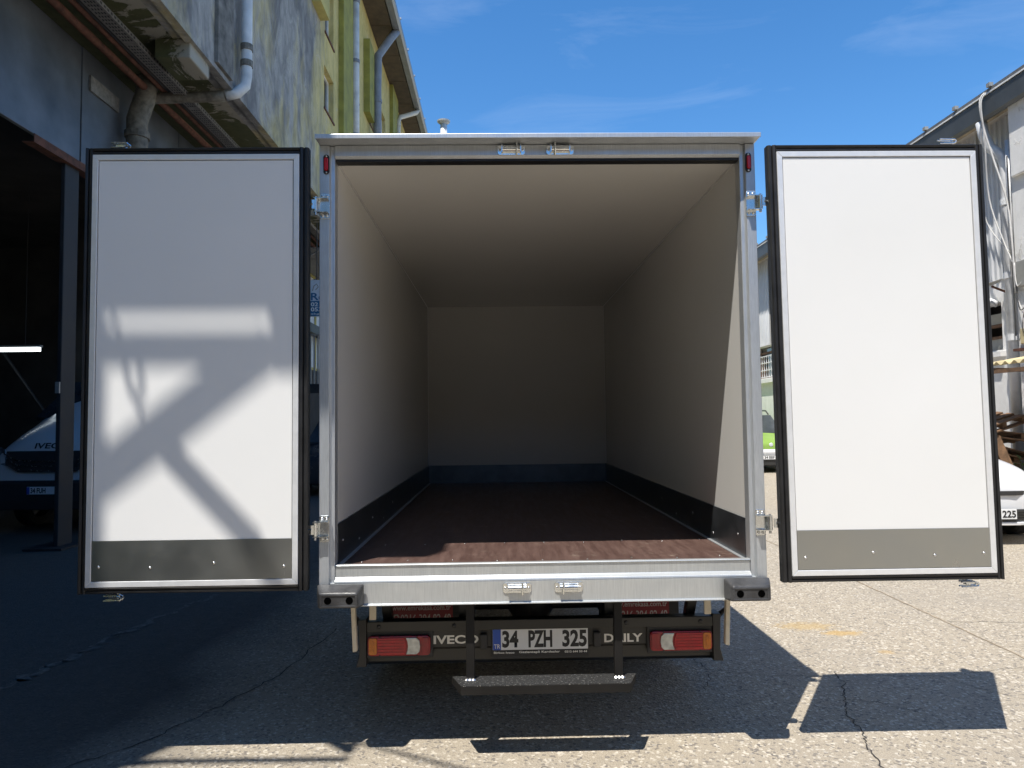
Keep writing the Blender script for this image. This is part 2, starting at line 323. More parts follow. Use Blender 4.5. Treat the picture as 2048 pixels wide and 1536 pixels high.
# ------------------------------------------------------------------ box truck
T = empty('box_truck', (0, 2.3, 0), 'white box truck seen from behind with both rear doors swung wide open', 'truck')
ZF, ZC, L = .914, 2.918, 4.61
wl = {}
for s in (-1, 1):
    box('side_wall', 'liner', T, s*1.01, s*1.072, .05, 4.67, .885, 2.98)
box('roof_panel', 'liner', T, -1.01, 1.01, .05, 4.67, ZC, 2.982)
box('front_wall', 'liner', T, -1.01, 1.01, L, 4.668, .885, ZC)
fl = box('floor_board', 'ply', T, -1.009, 1.009, -.004, L-.001, .885, ZF)
for s in (-1, 1):
    box('kick_plate', 'kick_in', T, s*1.0035, s*1.0098, .052, L-.002, ZF+.001, 1.115)
    box('floor_angle', 'galv', T, s*.984, s*1.0033, .052, L-.008, ZF+.001, ZF+.005)
    MB().tube([(s*1.0085, .06, ZC-.001), (s*1.0085, L-.002, ZC-.001)], .004, 6).build('corner_sealant', 'alu', T)
    MB().tube([(s*1.0085, L-.001, 1.12), (s*1.0085, L-.001, ZC)], .004, 6).build('corner_sealant', 'alu', T)
box('kick_plate', 'kick_in', T, -1.003, 1.003, L-.008, L-.0005, ZF+.001, 1.115)
s0 = None
for i in range(9):
    for (yy) in (.13, .62):
        q = disc('floor_screw', 'screw', T, (-.9+i*.225+(0 if yy < .5 else .04), yy+random.uniform(-.03, .03), ZF+.002), .005, -.002, 'z', 8)
for s in (-1, 1):
    for i in range(5): disc('kick_screw', 'screw', T, (s*1.003, .16+i*.42, 1.02-.06*(i % 2)), .007, s*.003, 'x', 8)
# rear frame
for s in (-1, 1):
    MB().prism([(s*a, b) for a, b in ((1.077, -.03), (1.030, -.03), (1.024, -.014), (1.005, -.012), (1.005, .0495), (1.077, .0495))], 'z', .742, 2.9745).build('rear_post', 'galv', T, .0025)
MB().prism([(-.028, 2.9745), (-.028, 2.922), (-.013, 2.912), (.0495, 2.912), (.0495, 2.9745)], 'x', -1.0045, 1.0045).build('rear_header', 'galv', T, .002)
box('header_seal', 'rubber', T, -1.004, 1.004, -.008, .048, 2.901, 2.9115)
MB().prism([(-.118, 2.997), (-.118, 2.974), (-.114, 2.974), (-.112, 2.9775), (.06, 2.9755), (.06, 2.997)], 'x', -1.079, 1.079).build('rain_lip', 'galv', T, .003)
for s in (-1, 1):
    h = MB().prism([(s*(1.043+.0155*math.cos(a)*(1)), 2.878+(.0335 if math.sin(a) >= 0 else -.0335)+.0155*math.sin(a)) for a in [2*math.pi*k/20+.001 for k in range(20)]], 'y', -.036, -.03).build('marker_lamp', 'rubber', T, .002)
    MB().prism([(s*(1.043+.0105*math.cos(a)), 2.878+(.022 if math.sin(a) >= 0 else -.022)+.012*math.sin(a)) for a in [2*math.pi*k/20+.001 for k in range(20)]], 'y', -.046, -.036).build('lens', 'red_lens', h, .004)
    for dz in (-.040, .040): disc('screw', 'screw', h, (s*1.043, -.036, 2.878+dz), .005, .003)
MB().prism([(.02, .927), (-.010, .927), (-.012, .921), (-.006, .919), (-.006, .868), (-.0285, .856), (-.031, .848), (-.031, .8455), (.0495, .8455), (.0495, .884), (.02, .884)], 'x', -1.004, 1.004).build('sill_plate', 'galv_h', T, .002)
MB().prism([(-.030, .845), (-.030, .746), (-.046, .744), (-.046, .739), (.0495, .739), (.0495, .845)], 'x', -1.024, 1.024).build('rear_beam', 'galv_h', T, .0015)
for s in (-1, 1):
    b0 = MB(); o = [(.857, .745), (1.081, .745), (1.081, .848), (.857, .848)]; i_ = [(.868, .752), (1.056, .752), (1.056, .822), (.878, .822)]
    b0.add([(s*a, -.0465, b) for a, b in o]+[(s*a, -.126, b) for a, b in i_], [(0, 1, 2, 3), (0, 1, 5, 4), (1, 2, 6, 5), (2, 3, 7, 6), (3, 0, 4, 7), (4, 5, 6, 7)])
    bp = b0.build('corner_bumper', 'bumper', T, .009, seg=3)
    fr = MB()
    for a in ((.876, 1.048, .757, .765), (.876, 1.048, .808, .816), (.876, .886, .765, .808), (1.038, 1.048, .765, .808)): fr.box(s*a[0], s*a[1], -.130, -.125, a[2], a[3])
    fr.build('raised_rim', 'bumper', bp, .002)
    for xx in (.912, 1.012): MB().lathe([(.0, -.001), (.017, -.001), (.017, .004)], (s*xx, -.1262, .787), 'y', 20).build('bolt_hole', 'hole', bp)
# hinges
def hinge(s, z, fx):
    lf = MB().prism([(s*a, z+b) for a, b in ((1.030, -.062), (1.068, -.062), (1.073, -.056), (1.073, -.034), (1.094, -.030), (1.094, .030), (1.073, .034), (1.073, .056), (1.068, .062), (1.030, .062), (1.026, .056), (1.026, -.056))], 'y', -.036, -.0305).build('hinge', 'zinc', T, .0015)
    for dz in (-.034, .034): box('ear', 'zinc', lf, s*1.03, s*1.098, -.066, -.0365, z+dz-.002, z+dz+.002)
    MB().tube([(s*1.088, -.058, z-.031), (s*1.088, -.058, z+.031)], .0115, 16).build('barrel', 'zinc', lf, smooth=False)
    MB().tube([(s*1.088, -.058, z-.05), (s*1.088, -.058, z+.041)], .006, 10).build('pin', 'screw', lf)
    st = MB(); pr = [(1.090, -.069), (1.104, -.071), (1.120, -.066), (1.132, -.054), (1.142, -.045), (1.20, -.041)]
    for (a, b), (c, d) in zip(pr[:-1], pr[1:]): st.add([(s*a, b, z-.022), (s*c, d, z-.022), (s*c, d, z+.022), (s*a, b, z+.022), (s*a, b+.004, z-.022), (s*c, d+.004, z-.022), (s*c, d+.004, z+.022), (s*a, b+.004, z+.022)], [(0, 1, 2, 3), (4, 5, 6, 7), (0, 1, 5, 4), (3, 2, 6, 7)])
    st.tube([(s*1.10, -.071, z), (s*1.13, -.06, z), (s*1.15, -.047, z)], .006, 8)
    st.build('strap', 'zinc', lf, fix=fx, smooth=False)
    for a in (1.039, 1.060):
        for dz in (-.048, .048): disc('bolt', 'screw', lf, (s*a, -.036, z+dz), .0075, .005)
# rear doors
def door(s):
    fix = (lambda v: Vector((v.x+(2.94-v.z)*.006+.002, v.y, v.z))) if s > 0 else None
    X = lambda a: s*a
    x0, x1, z0, z1 = 1.113, 2.176, .829, 2.94
    D = MB().box(X(x0+.02), X(x1-.02), -.088, -.055, z0+.015, z1-.015).build('rear_door', 'grp', T, fix=fix); D['label'] = 'open rear door leaf on the %s side of the box' % ('right' if s > 0 else 'left')
    # rubber seal: four lengths with two ribs
    for nm, a in (('h', (x0, x0+.043, z0, z1)), ('f', (x1-.036, x1, z0, z1)), ('t', (x0+.043, x1-.036, z1-.033, z1)), ('b', (x0+.043, x1-.036, z0, z0+.030))):
        vert = nm in 'hf'; m_ = MB(); a0, a1 = (a[0], a[1]) if vert else (a[2], a[3]); wd = a1-a0
        prof = [(a0, -.056), (a0, -.092), (a0+wd*.15, -.098), (a0+wd*.42, -.098), (a0+wd*.47, -.090), (a0+wd*.53, -.090), (a0+wd*.58, -.1), (a0+wd*.88, -.103), (a1, -.097), (a1, -.056)]
        if s < 0 and vert: pass
        if vert: m_.prism([(X(p), q) for p, q in prof], 'z', a[2], a[3])
        else: m_.prism([(q, p) for p, q in prof], 'x', X(a[0]), X(a[1]))
        m_.build('seal', 'rubber', D, .002, fix=fix)
    # mitred trim
    tx0, tx1, tz0, tz1, tw = x0+.0435, x1-.0365, z0+.0305, z1-.0335, .027
    O = [(tx0, tz0), (tx1, tz0), (tx1, tz1), (tx0, tz1)]; I = [(tx0+tw, tz0+tw), (tx1-tw, tz0+tw), (tx1-tw, tz1-tw), (tx0+tw, tz1-tw)]
    for k in range(4):
        j = (k+1) % 4; e = .0006
        P = [O[k], O[j], I[j], I[k]]
        MB().add([(X(a), -.1035, b) for a, b in P]+[(X(a), -.089, b) for a, b in P], [(0, 1, 2, 3), (7, 6, 5, 4), (0, 1, 5, 4), (1, 2, 6, 5), (2, 3, 7, 6), (3, 0, 4, 7)]).build('trim_profile', 'alu', D, .0022, fix=fix)
        q0, q1 = I[k], I[j]
    px0, px1, pz0, pz1 = tx0+tw+.0035, tx1-tw-.0035, tz0+tw+.0035, tz1-tw-.0035
    ga = MB()
    for a in ((tx0+tw, px0, tz0+tw, tz1-tw), (px1, tx1-tw, tz0+tw, tz1-tw), (px0, px1, pz1, tz1-tw), (px0, px1, tz0+tw, pz0)): ga.box(X(a[0]), X(a[1]), -.092, -.0885, a[2], a[3])
    ga.build('groove', 'rubber', D, fix=fix)
    MB().box(X(px0), X(px1), -.0985, -.0885, pz0, pz1).build('inner_panel', 'grp', D, .001, fix=fix)
    K = MB().box(X(px0-.002), X(px1+.002), -.1012, -.0988, pz0-.001, 1.074).build('kick_plate', 'kick', D, .0008, fix=fix)
    for xx in (px0+.035, px0+.36, px0+.655, px1-.03):
        xs, zs = X(xx), .955+.01*math.sin(xx*9); v = fix(Vector((xs, 0, zs))) if fix else Vector((xs, 0, zs)); disc('screw', 'screw', K, (v.x, -.1012, zs), .007, .004)
    # locking bar on the outside with hooked cams at both ends
    xb = X(2.03); v = lambda z: (fix(Vector((xb, 0, z))).x if fix else xb)
    lb = MB().tube([(v(.80), -.02, .80), (v(2.97), -.02, 2.97)], .0135, 12).build('lock_bar', 'zinc', D)
    for z, dz in ((2.962, 1), (.806, -1)):
        h = MB(); c = v(z)
        for y in (-.045, -.066):
            h.tube([(c-s*-.0+.0-.042, y, z-.006*dz), (c+.02, y, z-.006*dz), (c+.036, y, z), (c+.04, y, z+.008*dz), (c+.034, y, z+.015*dz), (c-.042, y, z+.017*dz)], .0045, 8)
        h.box(c-.02, c+.02, -.066, -.014, z-.005, z+.005)
        h.tube([(c, -.03, z-.03*dz), (c, -.03, z+.012*dz)], .011, 10); h.build('lock_cam', 'zinc', lb, smooth=False)
    for z in (2.67, 1.105): hinge(s, z, fix)
for s in (-1, 1): door(s)
# cam keepers on header and beam
def keeper(x, z, flip):
    k = MB().prism([(x+a, z+b) for a, b in ((-.068, -.016), (-.06, -.024), (.06, -.024), (.068, -.016), (.068, .016), (.06, .024), (-.06, .024), (-.068, .016))], 'y', -.036, -.0305).build('lock_keeper', 'zinc', T, .0012)
    MB().tube([(x-.045, -.048, z+.002), (x+.045, -.048, z+.002)], .0135, 14).build('roller', 'zinc', k, smooth=False)
    for a in (-.046, .046): box('cheek', 'zinc', k, x+a-.002, x+a+.002, -.064, -.0365, z-.018, z+.02)
    xx = x+flip*.026
    MB().tube([(xx, -.06, z+.028), (xx, -.062, z), (xx, -.05, z-.03)], .0045, 8).build('stop_pin', 'zinc', k)
    for a in (-.056, .056): disc('screw', 'screw', k, (x+a, -.036, z), .006, .004)
keeper(-.134, 2.945, 1); keeper(.107, 2.945, -1); keeper(-.132, .812, 1); keeper(.115, .812, -1)
# underside
for s in (-1, 1): box('chassis_rail', 'black', T, s*.36, s*.44, .47, 6.6, .50, .70)
for y in (.48, 1.15, 2.2, 3.3, 4.4): box('cross_bearer', 'black', T, -.98, .98, y, y+.06, .70, .884)
box('floor_underside', 'black', T, -1.0, 1.0, .052, 4.6, .872, .8845)
tb = MB().prism([(.43, .545), (.415, .54), (.415, .40), (.435, .385), (.44, .322), (.428, .312), (.46, .312), (.46, .545)], 'x', -.955, .955).build('tail_board', 'darkgrey', T, .002)
box('cross_rail', 'darkgrey', T, -.925, .925, .375, .414, .497, .55, bevel=.004)
for s in (-1, 1):
    MB().prism([(s*a, b) for a, b in ((.928, .56), (.972, .56), (.965, .38), (.982, .312), (.928, .312))], 'y', .38, .47).build('end_bracket', 'black', T, .003)
    for a in (.46, .86): disc('bolt', 'black', T, (s*a, .375, .524), .012, .005)
    # tail lamp
    LA = box('tail_lamp', 'blackpl', T, s*.575, s*.93, .395, .4148, .352, .497, bevel=.006)
    LA['label'] = 'red tail lamp cluster with amber end'
    def rr(x0, x1, z0, z1, r):
        pts = []
        for cx, cz, a0 in ((x1-r, z1-r, 0), (x0+r, z1-r, 90), (x0+r, z0+r, 180), (x1-r, z0+r, 270)):
            for k in range(5): pts.append((s*(cx+r*math.cos(R(a0+k*22.5))), cz+r*math.sin(R(a0+k*22.5))))
        return pts
    MB().prism(rr(.587, .920, .371, .474, .02), 'y', .372, .394).build('lens_base', 'deep_red', LA, .004)
    MB().prism(rr(.594, .633, .379, .466, .012), 'y', .367, .3715).build('fog_lens', 'deep_red', LA, .002)
    MB().prism([(s*a, b) for a, b in ((.726, .379), (.868, .379), (.868, .466), (.726, .466), (.718, .445), (.715, .4225), (.718, .40))], 'y', .366, .3715).build('stop_lens', 'red_lens', LA, .002)
    for k in range(5): box('rib', 'deep_red', LA, s*.724, s*.866, .3635, .3658, .3915+k*.0155, .3940+k*.0155)
    MB().prism([(s*a, b) for a, b in ((.660, .379), (.716, .379), (.708, .40), (.705, .4225), (.708, .445), (.716, .466), (.660, .466), (.645, .452), (.640, .4225), (.645, .393))], 'y', .365, .3715).build('reversing_lens', 'clear_lens', LA, .003)
    MB().prism(rr(.870, .913, .379, .466, .012), 'y', .366, .3715).build('indicator_lens', 'amber', LA, .002)
    for a, b in ((.885, .90),): box('reflector_step', 'amber', LA, s*a, s*b, .363, .3658, .395, .45, bevel=.002)
    for a in (.658, .855):
        for z in (.3735, .4715): disc('screw', 'ink', LA, (s*a, .372, z), .004, .002)
text('lettering', 'IVECO', 'white_ink', tb, -.574, -.332, .416, .462, .4142, .03)
text('lettering', 'DAILY', 'white_ink', tb, .346, .554, .410, .455, .4142, .03)
PL = box('number_plate', 'blackpl', T, -.262, .262, .402, .4145, .335, .502, bevel=.003)
pw = box('plate_sheet', 'plate_white', PL, -.256, .256, .3985, .4018, .383, .497, bevel=.002)
box('blue_band', 'plate_blue', PL, -.255, -.212, .3965, .3983, .3845, .4955)
text('lettering', 'TR', 'white_ink', PL, -.249, -.216, .392, .415, .3958, .01)
for body, a, b in (('34', -.205, -.118), ('PZH', -.064, .064), ('325', .118, .250)): text('lettering', body, 'ink', PL, a, b, .395, .485, .3977, .038)
box('dealer_strip', 'plate_blue', PL, -.256, .256, .4, .4018, .345, .380).data.materials[0] = M['ink']
text('lettering', 'Birkoc Iveco', 'white_ink', PL, -.25, -.14, .364, .375, .3992, .02)
text('lettering', 'Gaziantepli Kardesler', 'white_ink', PL, -.115, .105, .362, .377, .3992, .02)
text('lettering', '0212 644 50 44', 'white_ink', PL, .13, .25, .364, .375, .3992, .02)
for s in (-1, 1): box('plate_lamp', 'blackpl', T, s*.285, s*.325, .385, .4145, .39, .472, bevel=.008)
# folding step
ST = MB().prism([(-.055, .360), (.075, .360), (.075, .356), (-.052, .356), (-.052, .320), (-.055, .320)], 'x', -.402, .402).build('step', 'step_paint', T, .001)
MB().add([(-.402, -.0545, .3605), (.402, -.0545, .3605), (.452, .074, .3605), (-.452, .074, .3605), (-.402, -.0545, .3635), (.402, -.0545, .3635), (.452, .074, .3635), (-.452, .074, .3635)], [(0, 1, 2, 3), (4, 5, 6, 7), (0, 1, 5, 4), (1, 2, 6, 5), (2, 3, 7, 6), (3, 0, 4, 7)]).build('tread', 'step_top', ST)
for s in (-1, 1):
    MB().add([(s*.402, -.0548, .3602), (s*.452, .074, .3602), (s*.452, .074, .33), (s*.402, -.0548, .3205), (s*.399, -.0548, .3602), (s*.449, .074, .3602), (s*.449, .074, .33), (s*.399, -.0548, .3205)], [(0, 1, 2, 3), (4, 5, 6, 7), (0, 1, 5, 4), (1, 2, 6, 5), (2, 3, 7, 6), (3, 0, 4, 7)]).build('end_plate', 'step_paint', ST)
    box('step_post', 'step_paint', T, s*.341, s*.381, .03, .07, .364, .739, bevel=.003)
    for k in range(3): MB().lathe([(0, .009), (.008, .006), (.014, .0)], (s*(.345+.016*k), .025, .3636), 'z', 8).build('weld', 'screw', ST)
# side guards and mudguards
for s in (-1, 1):
    MB().add([(s*a, y, z) for a, z in ((.985, .739), (.963, .739), (.949, .44), (.972, .435)) for y in (.24, .272)], [(0, 2, 4, 6), (1, 3, 5, 7), (0, 1, 3, 2), (2, 3, 5, 4), (4, 5, 7, 6), (6, 7, 1, 0)]).build('side_guard_post', 'beige_alu', T, .003)
    box('mudguard_post', 'beige_alu', T, s*.862, s*.898, .30, .315, .58, .739, bevel=.003)
    MB().prism([(.30, .62), (.32, .62), (1.25, .18), (1.25, .10), (1.15, .10)], 'x', s*.985, s*1.0).build('side_guard', 'black', T, .004)
    MB().prism([(.33, .73), (.39, .73), (.62, .36), (.56, .36)], 'x', s*.80, s*.85).build('stay', 'black', T, .003)
    fp = box('mud_flap', 'flap', T, s*.44, s*.90, 1.0, 1.012, .16, .74, bevel=.003)
    r0, r1 = (-.895, -.508) if s < 0 else (.452, .838)
    box('printed_band', 'flap_red', fp, r0, r1, .9955, .9998, .355, .505)
    text('lettering', 'www.emrekasa.com.tr', 'grey_ink', fp, r0+.012, r1-.012, .446, .478, .9945, .012)
    text('lettering', '0216 394 82 49', 'grey_ink', fp, r0+.065, r1-.012, .368, .422, .9945, .012)
    ph = MB().tube([(r0+.02, .993, .405), (r0+.03, .993, .42), (r0+.045, .993, .42), (r0+.055, .993, .405)], .005, 6); ph.prism([(r0+.022, .37), (r0+.053, .37), (r0+.046, .40), (r0+.029, .40)], 'y', .990, .995); ph.build('telephone_symbol', 'grey_ink', fp)
sh = MB().prism([(.410, .40), (.424, .40), (.434, .452), (.425, .47)], 'y', .92, .94); sh.prism([(.44, .40), (.456, .40), (.440, .468), (.431, .47)], 'y', .92, .94); sh.build('shackle', 'sign_white', T, .003)
def wheel(name, parent, c, r, wdt, out):
    ty = MB().lathe([(r*.62, -wdt/2), (r*.93, -wdt/2), (r, -wdt*.36), (r, wdt*.36), (r*.93, wdt/2), (r*.62, wdt/2), (r*.62, -wdt/2)], c, 'x', 28).build(name, 'tyre', parent, smooth=False)
    MB().lathe([(0, wdt*.30*out), (r*.28, wdt*.32*out), (r*.36, wdt*.10*out), (r*.56, wdt*.06*out), (r*.63, wdt*.42*out), (r*.63, -wdt*.42*out)], c, 'x', 24).build('rim', 'rim', ty, smooth=True)
    return ty
for s in (-1, 1):
    for a in (.62, .86): wheel('wheel', T, (s*a, 1.62, .34), .34, .20, s)
    wheel('wheel', T, (s*.82, 5.6, .34), .34, .21, s)
MB().tube([(-.8, 1.62, .34), (.8, 1.62, .34)], .06, 12).build('rear_axle', 'black', T)
box('fuel_tank', 'black', T, -.34, .34, 2.3, 3.1, .28, .72, bevel=.03)
MB().lathe([(0, -.2), (.12, -.16), (.17, 0), (.12, .16), (0, .2)], (0, 1.62, .34), 'y', 16).build('differential', 'black', T, smooth=True)
cb = MB().prism([(4.78, .55), (4.78, 2.15), (5.35, 2.2), (5.75, 2.05), (6.35, 1.35), (6.85, 1.15), (6.95, .75), (6.9, .38), (6.05, .38), (5.98, .66), (5.6, .78), (5.22, .66), (5.15, .38), (4.9, .38)], 'x', -.95, .95).build('cab', 'white_paint', T, .05, seg=3)
for s in (-1, 1): MB().prism([(5.1, 1.38), (5.1, 2.0), (5.6, 2.0), (6.1, 1.42)], 'x', s*.951, s*.957).build('side_window', 'glass', cb)
# ------------------------------------------------------------------ left building
B = empty('yellow_building', (-6, 15, 0), 'weathered yellow and grey building on the left with overhanging upper storeys', 'building')
XW, XG, YE = -4.4, -6.03, -3.80
wins = [(13.62, 14.62, 9.35, 10.42), (13.70, 14.62, 11.3, 12.7), (17.2, 17.95, 11.4, 13.35), (19.72, 20.6, 11.6, 13.1), (22.2, 23.1, 11.7, 13.1), (27.2, 28.1, 11.7, 13.1)]
wall_x(XW, YE, 44, 7.0, 15.04, wins, .3).build('upper_wall', 'render', B)
for a, b, c, d in wins:
    f = MB(); e = .06
    for q in ((a, a+e, c, d), (b-e, b, c, d), (a+e, b-e, c, c+e), (a+e, b-e, d-e, d), ((a+b)/2-.03, (a+b)/2+.03, c+e, d-e)): f.box(XW-.20, XW-.13, q[0]+.001, q[1]-.001, q[2]+.001, q[3]-.001)
    wo_ = f.build('window', 'frame_white', B)
    box('pane', 'glass', wo_, XW-.175, XW-.165, a+.05, b-.05, c+.05, d-.05)
    box('sill', 'rust', wo_, XW-.12, XW+.03, a-.03, b+.03, c-.05, c-.002)
box('pilaster', 'olive', B, XW+.002, XW+.14, 15.2, 16.45, 7.05, 15.03)
box('pilaster', 'olive', B, XW+.002, XW+.14, 24.2, 25.7, 7.05, 15.03)
box('sun_fin', 'olive', B, XW+.002, XW+.20, 18.75, 19.6, 11.5, 13.9)
box('sun_fin', 'yellow', B, XW+.002, XW+.22, 12.45, 13.25, 11.30, 11.9)
box('concrete_pier', 'render', B, XW+.002, XW+.06, 6.95, 7.55, 7.02, 15.03).data.materials[0] = simple('bare_concrete', (.17, .165, .155), .9, 0, .5, 5, .5, 30, .3, .02)
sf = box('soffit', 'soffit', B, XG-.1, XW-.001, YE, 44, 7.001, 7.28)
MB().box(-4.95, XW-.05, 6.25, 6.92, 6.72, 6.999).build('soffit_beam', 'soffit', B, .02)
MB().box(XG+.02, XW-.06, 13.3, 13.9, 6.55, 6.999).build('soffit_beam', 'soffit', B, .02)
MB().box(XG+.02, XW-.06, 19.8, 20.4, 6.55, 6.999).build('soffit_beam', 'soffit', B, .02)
box('edge_drip', 'render', B, XW-.12, XW+.012, YE, 44, 6.93, 7.0).data.materials[0] = M['render']
# roof
box('flat_roof', 'roof', B, -16, -3.70, YE, 44, 15.16, 15.25)
n = 0
for y in range(10, 44, 2): box('eave_board', 'eave', B, XW+.001, -3.70, y+.012, y+1.988, 15.05, 15.12)
box('eave_board', 'eave', B, XW+.001, -3.70, YE, 9.99, 15.05, 15.12)
MB().prism([(-3.70, 15.10), (-3.66, 15.03), (-3.46, 15.03), (-3.40, 15.10), (-3.40, 15.26), (-3.42, 15.26), (-3.42, 15.12), (-3.47, 15.06), (-3.65, 15.06), (-3.68, 15.11)], 'y', 3, 44).build('gutter', 'gutter', B)
for y in range(14, 40, 2): box('gutter_clip', 'gutter', B, -3.44, -3.36, y, y+.05, 15.262, 15.33)
# rain pipes
def pipe(pts, r, mt, collars=(), parent=B, name='rain_pipe', cm=None, n=12):
    p = MB().tube(pts, r, n).build(name, mt, parent, smooth=True)
    for c in collars:
        c = Vector(c); MB().tube([c-Vector((0, 0, .05)), c+Vector((0, 0, .05))], r*1.18, n).build('collar', cm or mt, p, smooth=False)
    return p
pipe([(XW+.16, 7.86, 15.0), (XW+.16, 7.86, 7.25), (XW+.15, 7.83, 7.08), (XW+.05, 7.75, 6.92), (XW-.12, 7.70, 6.85)], .085, 'pvc', [(XW+.16, 7.86, 7.72), (XW+.16, 7.86, 7.45)], cm='pipe_dirty')
pipe([(XW-.12, 7.70, 6.85), (XW-.35, 7.68, 6.83), (XG+.45, 7.5, 6.72), (XG+.3, 7.5, 6.62)], .085, 'pipe_dirty')
pipe([(XG+.42, 7.42, 6.99), (XG+.40, 7.42, 6.75), (XG+.24, 7.47, 6.35), (XG+.24, 7.48, 6.1), (XG+.24, 7.48, .3)], .155, 'pipe_dirty', [(XG+.24, 7.48, 6.12), (XG+.24, 7.48, 3.5)])
pipe([(XW+.15, 16.75, 15.0), (XW+.15, 16.75, 7.1)], .105, 'pvc', [(XW+.15, 16.75, 9.9), (XW+.15, 16.75, 12.1), (XW+.15, 16.75, 13.9)], cm='pvc_grey')
pipe([(-3.58, 20.4, 15.05), (-3.75, 20.2, 14.7), (XW+.28, 19.85, 13.9), (XW+.27, 19.75, 12.8), (XW+.27, 19.75, 7.1)], .135, 'pvc_grey', [(XW+.27, 19.75, 12.3), (XW+.27, 19.75, 10.6)])
pipe([(-3.56, 26.6, 15.03), (-3.6, 26.4, 14.85), (XW+.2, 25.6, 14.3), (XW+.17, 25.4, 14.0), (XW+.17, 25.4, 7.1)], .10, 'beige_alu', [(XW+.17, 25.4, 13.9)])
# service runs under the soffit
for y in range(-4, 24, 2):
    t = MB(); x0, x1, z = -5.24, -5.05, 6.78
    t.box(x0, x1, y+.004, y+1.996, z, z+.004); t.box(x0, x0+.004, y+.004, y+1.996, z+.004, z+.07); t.box(x1-.004, x1, y+.004, y+1.996, z+.004, z+.07)
    tr = t.build('cable_tray', 'tray', B)
    if 0 <= y < 14:
        hole = MB()
        for k in range(24):
            for j in range(4): hole.box(x0+.03+j*.037, x0+.05+j*.037, y+.05+k*.08, y+.09+k*.08, z-.002, z-.0005)
        hole.build('slots', 'ink', tr)['kind'] = 'stuff'
        sl = MB()
        for k in range(24): sl.box(x1+.0005, x1+.002, y+.05+k*.08, y+.09+k*.08, z+.02, z+.05)
        sl.build('slots', 'ink', tr)['kind'] = 'stuff'
MB().tube([(-5.60, YE, 6.80), (-5.60, 30, 6.80)], .055, 12).build('service_pipe', 'rust', B, smooth=True)
MB().tube([(-5.42, YE, 6.86), (-5.42, 30, 6.86)], .04, 12).build('service_pipe', 'rust', B, smooth=True)
MB().tube([(-5.33, YE, 6.84), (-5.33, 30, 6.84)], .02, 8).build('service_cable', 'cable_b', B, smooth=True)
# ground floor: sheet-steel fascia over the workshop doors
ed = [YE, -3, 0, 3.2, 6.40, 9.4, 12.4, 15.4, 17.0]
for a, b in zip(ed[:-1], ed[1:]): box('fascia_panel', 'steel_panel', B, XG-.06, XG+(.012 if a > 6 else 0), a+.008, b-.008, 5.30, 6.96, bevel=.006)
MB().prism([(XG-.1, 5.17), (XG+.05, 5.17), (XG+.05, 5.28), (XG+.04, 5.28), (XG+.04, 5.18), (XG-.1, 5.18)], 'y', 5.35, 12).build('lintel_angle', 'rust', B)
box('cover_strip', 'tray', B, XG+.02, XG+.05, 6.55, 7.3, 6.40, 6.62)
for y in (-3.0, 6.05, 12.3):
    cl = box('column', 'column', B, XG-.07, XG-.01, y+.04, y+.36, 0, 5.29, bevel=.01)
    MB().prism([(XG-.34, y-.16), (XG+.16, y-.16), (XG+.16, y+.5), (XG-.34, y+.5)], 'z', .003, .03).build('base_plate', 'column', cl)
box('switch_box', 'fixture', B, XG-.068, XG-.015, 6.06, 6.088, 2.05, 2.2)
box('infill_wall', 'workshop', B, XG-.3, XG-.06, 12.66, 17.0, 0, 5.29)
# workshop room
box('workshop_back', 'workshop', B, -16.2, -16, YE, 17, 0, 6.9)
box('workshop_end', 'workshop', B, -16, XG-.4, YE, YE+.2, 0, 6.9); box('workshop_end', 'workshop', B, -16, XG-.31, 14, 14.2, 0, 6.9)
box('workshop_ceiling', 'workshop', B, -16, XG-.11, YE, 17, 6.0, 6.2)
for x in (-12.5, -9): MB().prism([(x-.1, 0.0), (x+.1, 0.0), (x+.1, 6.0), (x-.1, 6.0)], 'y', 11.5, 11.7).build('inner_column', 'workshop', B)
MB().tube([(-10.4, 11, 3.4), (-9.2, 11, 1.7)], .03, 8).build('brace', 'column', B)
# shop front further along
SF = MB()
box('shop_wall', 'workshop', B, XG-.3, XG-.06, 17.01, 44, 0, 3.3)
box('shop_fascia', 'eave', B, XG-.3, XG+.05, 17.01, 44, 6.35, 6.97)
for y in [17.05+i*.82 for i in range(6)]:
    w_ = MB()
    for q in ((y, y+.06, 3.3, 6.34), (y+.76, y+.815, 3.3, 6.34), (y+.06, y+.76, 6.26, 6.34), (y+.06, y+.76, 5.5, 5.58), (y+.06, y+.76, 3.3, 3.38)): w_.box(XG-.13, XG-.06, *q)
    wf = w_.build('shop_window', 'yellow', B); box('pane', 'sign_white', wf, XG-.11, XG-.10, y+.05, y+.77, 3.35, 6.3)
bar = box('shutter_beam', 'rubber', B, XG+.0, XG+.25, 17.0, 23, 4.35, 4.62)
aw = MB()
for k in range(16): aw.box(XG+.0, XG+1.1, 15.5+k*.4, 15.5+k*.4+.38, 6.30, 6.33)
aw.build('canopy_sheet', 'tray', B)
for y in (15.5, 17.5, 19.5, 21.5): MB().tube([(XG+1.08, y, 6.27), (XG, y, 5.6)], .025, 8).build('canopy_strut', 'tray', B)
